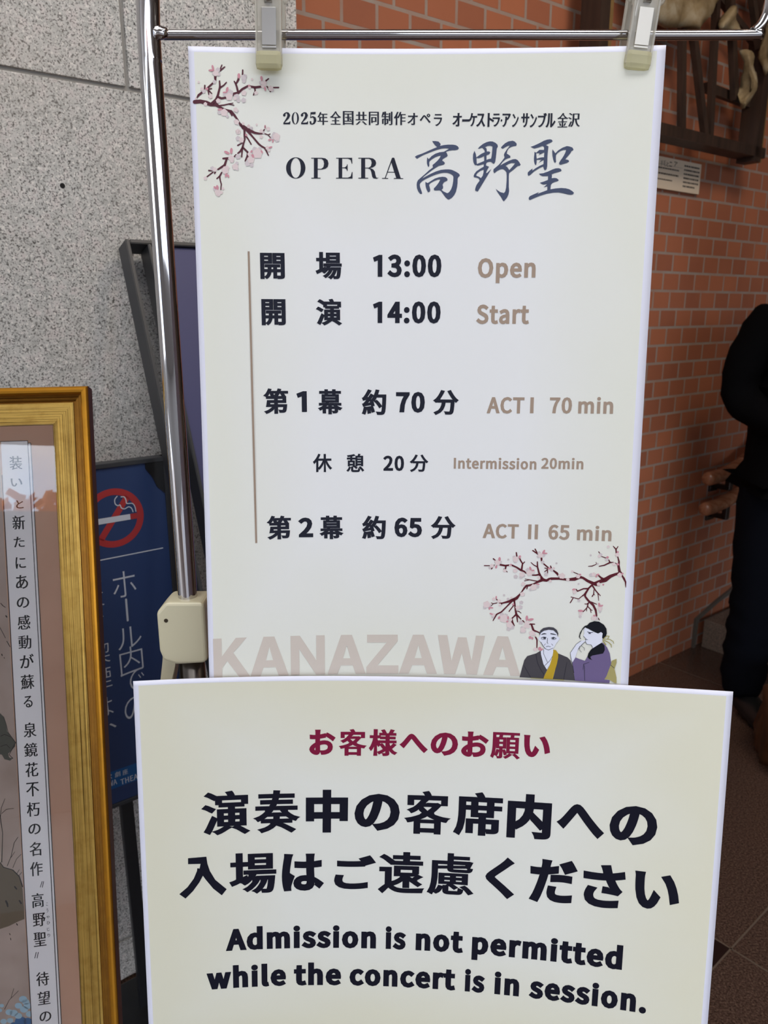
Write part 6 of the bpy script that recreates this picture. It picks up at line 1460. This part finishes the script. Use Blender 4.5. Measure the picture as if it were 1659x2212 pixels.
adopt(obj('sign_frame', bm, M_DARKMETAL), sg)
bm = bmesh.new()
q = [(SR - .010, ST_ - .008), (SR - .042, ST_ - .008), (SR - .042, ST_ - .018), (SR - .036, ST_ - .026), (SR - .030, ST_ - .036), (SR - .024, ST_ - .052), (SR - .010, ST_ - .066)]
add_prism(bm, q, lambda x, y, d: W(x, d, y), 0.285, 0.287); adopt(obj('corner_bracket', bm, M_BLACK), sg)
bm = bmesh.new()
q = [(SL + .010, ST_ - .008), (SL + .042, ST_ - .008), (SL + .042, ST_ - .018), (SL + .030, ST_ - .036), (SL + .010, ST_ - .066)]
add_prism(bm, q, lambda x, y, d: W(x, d, y), 0.285, 0.287); adopt(obj('corner_bracket', bm, M_BLACK), sg)
bm = bmesh.new(); add_box(bm, (0.396, 0.268, SB / 2), (0.024, 0.014, SB), WALL, 0.002); adopt(obj('leg', bm, M_BLACK), sg)
bm = bmesh.new(); add_box(bm, (0.396, 0.30, 0.006), (0.22, 0.22, 0.012), WALL, 0.003); adopt(obj('base', bm, M_BLACK), sg)
CX, CZ, RO, RI = 0.4185, 1.0505, 0.0520, 0.0405
ring = [(CX + RO * math.cos(2 * PI * k / 64), -CZ + RO * math.sin(2 * PI * k / 64)) for k in range(64)]
hole = [(CX + RI * math.cos(2 * PI * k / 64), -CZ + RI * math.sin(2 * PI * k / 64)) for k in range(64)]; hole.reverse()
bm = bmesh.new(); add_ink(bm, [ring, hole], SIGN, 0.0003)
a = math.radians(-53); ux, uy = math.cos(a), math.sin(a)
add_ink(bm, [[(CX + ux * 0.043 - uy * 0.0055, -CZ + uy * 0.043 + ux * 0.0055), (CX + ux * 0.043 + uy * 0.0055, -CZ + uy * 0.043 - ux * 0.0055), (CX - ux * 0.043 + uy * 0.0055, -CZ - uy * 0.043 - ux * 0.0055), (CX - ux * 0.043 - uy * 0.0055, -CZ - uy * 0.043 + ux * 0.0055)]], SIGN, 0.0003)
add_ink(bm, [[(0.4470, -1.0535), (0.4585, -1.0535), (0.4585, -1.0435), (0.4470, -1.0435)]], SIGN, 0.0005)
adopt(obj('prohibition_mark', bm, mat('sign_red', (176, 52, 54), 0.5)), sg)
M_SW = mat('sign_white', (206, 212, 224), 0.5)
bm = bmesh.new(); add_ink(bm, [[(0.385, -1.0535), (0.4465, -1.0535), (0.4465, -1.0435), (0.385, -1.0435)]], SIGN, 0.0006)
def cm(l, w): return [(p.x, p.y, w) for p in catmull([(x, y, 0) for x, y in l], 5)]
for l in ([(0.4520, -1.0565), (0.4500, -1.0630), (0.4450, -1.0665), (0.4380, -1.0640), (0.4325, -1.0665), (0.4305, -1.0720), (0.4265, -1.0715), (0.4225, -1.0755), (0.4225, -1.0830), (0.4270, -1.0880)],
          [(0.4570, -1.0565), (0.4560, -1.0650), (0.4520, -1.0715), (0.4425, -1.0730), (0.4415, -1.0790), (0.4390, -1.0850), (0.4335, -1.0860)]):
    add_ink(bm, stroke_contours(cm(l, 0.0017)), SIGN, 0.0006)
adopt(obj('cigarette_mark', bm, M_SW), sg)
bm = bmesh.new(); add_ink(bm, [[(0.336, -0.9815), (0.5008, -0.9820), (0.5008, -0.9800), (0.336, -0.9795)]], SIGN, 0.0003)
adopt(obj('rule_line', bm, M_SW), sg)
print_group('sign_lettering', 'S', ('sign_lettering',), M_SW, sg, 0.0003)
bm = bmesh.new(); add_ink(bm, [[(0.322, -0.5748), (0.512, -0.5748), (0.512, -0.5390), (0.322, -0.5390)]], SIGN, 0.0002)
adopt(obj('venue_band', bm, mat('venue_blue', (24, 92, 158), 0.5)), sg)
print_group('venue_lettering', 'S', ('venue_lettering',), M_SW, sg, 0.0004)

# ------------------------------------------------------------------ slanted board leaning on the granite
lb = thing('leaning_board', 'dark grey metal framed board with violet blue panel leaning against granite behind the pole', 'display board', W(0.62, 0.76, 0))
TH = math.radians(20); D0 = Vector((0, 0, -1)) * math.cos(TH) + WN * math.sin(TH); NB = WN * math.cos(TH) + Vector((0, 0, 1)) * math.sin(TH)
T0 = W(0.499, 1.573 - 1.345, 1.512)
def LB(a, l, dpt): return T0 + WD * a + D0 * l + NB * dpt
LL = 1.512 / math.cos(TH) - 0.012; AW = 0.50
def slab(name, a0, a1, l0, l1, d0, d1, m):
    bm = bmesh.new(); add_prism(bm, [(a0, l0), (a1, l0), (a1, l1), (a0, l1)], lambda x, y, d: LB(x, y, d), d0, d1)
    bmesh.ops.bevel(bm, geom=list(bm.edges), offset=0.0012, segments=2, affect='EDGES')
    return adopt(obj(name, bm, m), lb)
slab('side_plate', 0.0, 0.007, 0.0, LL, -0.040, 0.0, M_DARKMETAL); slab('side_plate', 0.038, 0.044, 0.007, LL - 0.05, -0.040, 0.0, M_DARKMETAL)
slab('side_plate', AW - 0.007, AW, 0.0, LL, -0.045, 0.0, M_DARKMETAL)
slab('top_plate', 0.0075, AW - 0.0075, 0.0, 0.007, -0.045, 0.0, M_DARKMETAL)
slab('panel', 0.0445, AW - 0.0075, 0.0075, 0.78, -0.020, -0.008, mat('violet_panel', (66, 68, 110), 0.5))
slab('crossbar', 0.0075, 0.0375, 0.78, 0.79, -0.04, -0.004, M_DARKMETAL); slab('crossbar', 0.0445, AW - 0.0075, 0.80, 0.812, -0.04, -0.004, M_DARKMETAL)

# ------------------------------------------------------------------ person in a dark coat
pe = thing('person', 'person in long black coat and dark blue trousers standing by the brick wall', 'person', (1.40, 2.44, 0))
HX, HY = 1.385, 2.47
M_SKINP = mat('skin', (190, 148, 122), 0.55)
nodes = [((HX, HY, 0.95), (0.13, 0.10)), ((HX, HY, 1.12), (0.13, 0.095)), ((HX, HY, 1.28), (0.15, 0.105)), ((HX, HY - .005, 1.415), (0.08, 0.07)), ((HX, HY - .01, 1.47), (0.055, 0.058)), ((HX, HY - .025, 1.53), (0.062, 0.075)), ((HX, HY - .02, 1.60), (0.075, 0.092)), ((HX, HY - .015, 1.66), (0.072, 0.088)), ((HX, HY - .01, 1.70), (0.045, 0.055))]
edges = [(i, i + 1) for i in range(8)]
def limb(pts, start):
    k = len(nodes); nodes.extend(pts); edges.append((start, k)); edges.extend((k + i, k + i + 1) for i in range(len(pts) - 1)); return k + len(pts) - 1
def fingers(w, base, dirv, side, up):
    """palm and five bent fingers of unequal length; the thumb leaves the side near the wrist"""
    dv = Vector(dirv).normalized(); sv = Vector(side).normalized(); uv_ = Vector(up).normalized(); b = Vector(base)
    nodes.append((tuple(b + dv * 0.045), (0.034, 0.015))); pk = len(nodes) - 1; edges.append((w, pk))
    for i, L in enumerate((0.062, 0.072, 0.068, 0.054)):
        r0 = b + dv * 0.078 + sv * (0.029 - 0.019 * i)
        limb([(tuple(r0), 0.0092), (tuple(r0 + dv * L * 0.5 - uv_ * 0.012), 0.0085), (tuple(r0 + dv * L * 0.78 - uv_ * 0.034), 0.0072)], pk)
    limb([(tuple(b + dv * 0.03 + sv * 0.034), 0.0110), (tuple(b + dv * 0.055 + sv * 0.05 - uv_ * 0.008), 0.0098), (tuple(b + dv * 0.078 + sv * 0.052 - uv_ * 0.018), 0.008)], pk)
for sx in (-1, 1):
    e = limb([((HX + sx * 0.17, HY, 1.37), 0.055), ((HX + sx * 0.235, HY + 0.03, 1.13), 0.042), ((HX + sx * 0.12, HY - 0.15, 1.05), 0.034), ((HX + sx * 0.075, HY - 0.185, 1.045), (0.03, 0.022))], 2)
    fingers(e, (HX + sx * 0.07, HY - 0.188, 1.045), (-sx * 0.9, -0.25, -0.15), (0, -0.2, 1), (0, -1, 0.1))
    limb([((HX + sx * 0.095, HY, 0.80), 0.085), ((HX + sx * 0.112, HY - 0.01, 0.48), 0.056), ((HX + sx * 0.112, HY + 0.02, 0.28), 0.05), ((HX + sx * 0.115 + 0.01, HY + 0.03, 0.10), 0.032), ((HX + sx * 0.115 + 0.015, HY - 0.03, 0.055), 0.026), ((HX + sx * 0.115 + 0.025, HY - 0.10, 0.042), 0.018)], 0)
k = len(nodes); nodes += [((HX, HY - .118, 1.575), 0.012), ((HX, HY - .132, 1.56), 0.009)]; edges += [(6, k), (k, k + 1)]
for sx in (-1, 1):
    nodes.append(((HX + sx * 0.08, HY - .005, 1.595), (0.010, 0.018))); edges.append((6, len(nodes) - 1))
skin('body', nodes, edges, M_SKINP, pe, 2, 0)
M_COAT = mat('black_wool', (10, 10, 12), 1.0, 0, 0.04); M_TROUS = mat('navy_trousers', (13, 15, 22), 1.0, 0, 0.05); M_SHOE = mat('black_leather', (20, 21, 23), 0.35)
cn = [((HX, HY, 0.99), (0.20, 0.14)), ((HX, HY, 1.15), (0.185, 0.135)), ((HX, HY, 1.30), (0.19, 0.135)), ((HX, HY, 1.405), (0.10, 0.09)), ((HX, HY - .005, 1.44), (0.085, 0.08)), ((HX, HY, 0.86), (0.21, 0.15)), ((HX, HY, 0.775), (0.208, 0.15))]
ce = [(0, 1), (1, 2), (2, 3), (3, 4), (0, 5), (5, 6)]
for sx in (-1, 1):
    k = len(cn)
    cn += [((HX + sx * 0.19, HY, 1.345), 0.082), ((HX + sx * 0.245, HY + 0.02, 1.22), 0.074), ((HX + sx * 0.235, HY + 0.03, 1.11), 0.068), ((HX + sx * 0.17, HY - 0.09, 1.06), 0.062), ((HX + sx * 0.105, HY - 0.16, 1.05), 0.054)]
    ce += [(2, k), (k, k + 1), (k + 1, k + 2), (k + 2, k + 3), (k + 3, k + 4)]
co = skin('coat', cn, ce, M_COAT, pe, 2, 0)
rnd = random.Random(11)
for v in co.data.vertices:
    f = 0.004 * math.sin(v.co.z * 60 + v.co.x * 40) * math.sin(v.co.x * 55 - v.co.z * 25)
    v.co += v.normal * f
tn = [((HX, HY, 0.93), (0.175, 0.125))]; te = []
for sx in (-1, 1):
    k = len(tn); q = sx * 0.112
    tn += [((HX + q, HY, 0.80), 0.11), ((HX + q, HY - .005, 0.62), 0.100), ((HX + q, HY - .01, 0.45), 0.088), ((HX + q, HY + .01, 0.28), 0.082), ((HX + q, HY + .02, 0.14), 0.078), ((HX + q, HY + .01, 0.055), 0.076)]
    te += [(0, k)] + [(k + i, k + i + 1) for i in range(5)]
tr = skin('trousers', tn, te, M_TROUS, pe, 2, 0)
for v in tr.data.vertices: v.co += v.normal * 0.005 * math.sin(v.co.z * 75 + 3 * math.sin(v.co.x * 60))
for sx in (-1, 1):
    q = sx * 0.115 + 0.01
    sh = skin('shoe', [((HX + q, HY + .05, 0.060), (0.045, 0.045)), ((HX + q + .005, HY - .03, 0.058), (0.046, 0.050)), ((HX + q + .015, HY - .11, 0.045), (0.048, 0.038)), ((HX + q + .025, HY - .18, 0.034), (0.040, 0.028))], [(0, 1), (1, 2), (2, 3)], M_SHOE, pe, 2, 0)
    zmin = min(v.co.z for v in sh.data.vertices)
    for v in sh.data.vertices:
        v.co.z -= zmin
        if v.co.z < 0.012: v.co.z *= 0.3
skin('hair', [((HX, HY + .01, 1.68), (0.082, 0.092)), ((HX, HY + .04, 1.62), (0.082, 0.08)), ((HX, HY + .055, 1.555), (0.07, 0.055)), ((HX, HY - .02, 1.715), (0.062, 0.07))], [(0, 1), (1, 2), (0, 3)], mat('dark_hair', (28, 24, 22), 0.5), pe, 2, 0)
bm = bmesh.new()
for sx in (-1, 1):
    add_box(bm, (HX + sx * 0.031, HY - 0.113, 1.607), (0.024, 0.006, 0.009), None, 0.002); add_box(bm, (HX + sx * 0.031, HY - 0.112, 1.625), (0.03, 0.006, 0.005), None, 0.001)
adopt(obj('eyes', bm, mat('eye_dark', (36, 28, 26), 0.3)), pe)
bm = bmesh.new(); add_box(bm, (HX, HY - 0.104, 1.533), (0.042, 0.006, 0.009), None, 0.002); adopt(obj('mouth', bm, mat('lips', (150, 88, 80), 0.5)), pe)

# ------------------------------------------------------------------ wooden stump at the right edge
M_STUMP = wood('stump_wood', (56, 36, 22), (98, 64, 40), 34, 0.4, 2)
bm = bmesh.new(); rings = []
for zi, (z, r) in enumerate(((0, .14), (.03, .155), (.09, .165), (.15, .16), (.22, .155), (.27, .15), (.285, .13))):
    rings.append([bm.verts.new((1.345 + (r + 0.016 * math.sin(k * 0.9 + zi) + 0.010 * math.sin(k * 2.3)) * math.cos(2 * PI * k / 36), 2.13 + (r + 0.012 * math.sin(k * 1.3 + zi * .7)) * math.sin(2 * PI * k / 36), z)) for k in range(36)])
for a, b in zip(rings, rings[1:]):
    for k in range(36): bm.faces.new((a[k], a[(k + 1) % 36], b[(k + 1) % 36], b[k]))
bm.faces.new(rings[0]); bm.faces.new(rings[-1])
tag(obj('wooden_stump', bm, M_STUMP, None, True), 'brown carved wooden stump on the dark floor at the right edge', 'stump')

# ------------------------------------------------------------------ autumn trees across the forecourt, mirrored in the picture glass
M_LEAF = mat('autumn_leaf', (206, 122, 64), 0.7); M_BARK = mat('bark', (74, 60, 50), 0.8)
for i, (x, y, h, r) in enumerate(((-2.5, -18.2, 7.3, 1.7),)):
    t = thing('autumn_tree', 'orange leaved autumn tree outdoors, seen mirrored in the gold frame glass', 'tree', (x, y, 0))
    bm = bmesh.new(); add_tube(bm, [(x, y, 0), (x + .1, y, h * 0.4), (x, y + .1, h * 0.8)], [0.2, 0.15, 0.06], 10); adopt(obj('trunk', bm, M_BARK, None, True), t)
    bm = bmesh.new(); rnd = random.Random(i)
    for k in range(900):
        v = Vector((rnd.gauss(0, 1), rnd.gauss(0, 1), rnd.gauss(0, 1))).normalized() * r * (rnd.random() ** 0.4) * rnd.uniform(0.75, 1.1)
        c = Vector((x, y, h - r * 0.75)) + Vector((v.x * 1.2, v.y, v.z * 0.9)); s = rnd.uniform(0.10, 0.22)
        e1 = Vector((rnd.gauss(0, 1), rnd.gauss(0, 1), rnd.gauss(0, 1))).normalized(); e2 = e1.orthogonal().normalized()
        bm.faces.new([bm.verts.new(c + e1 * s * a + e2 * s * b) for a, b in ((-1, -.5), (1, -.6), (.8, .6), (-.7, .7))])
    adopt(obj('crown', bm, M_LEAF), t)
bpy.context.view_layer.update()
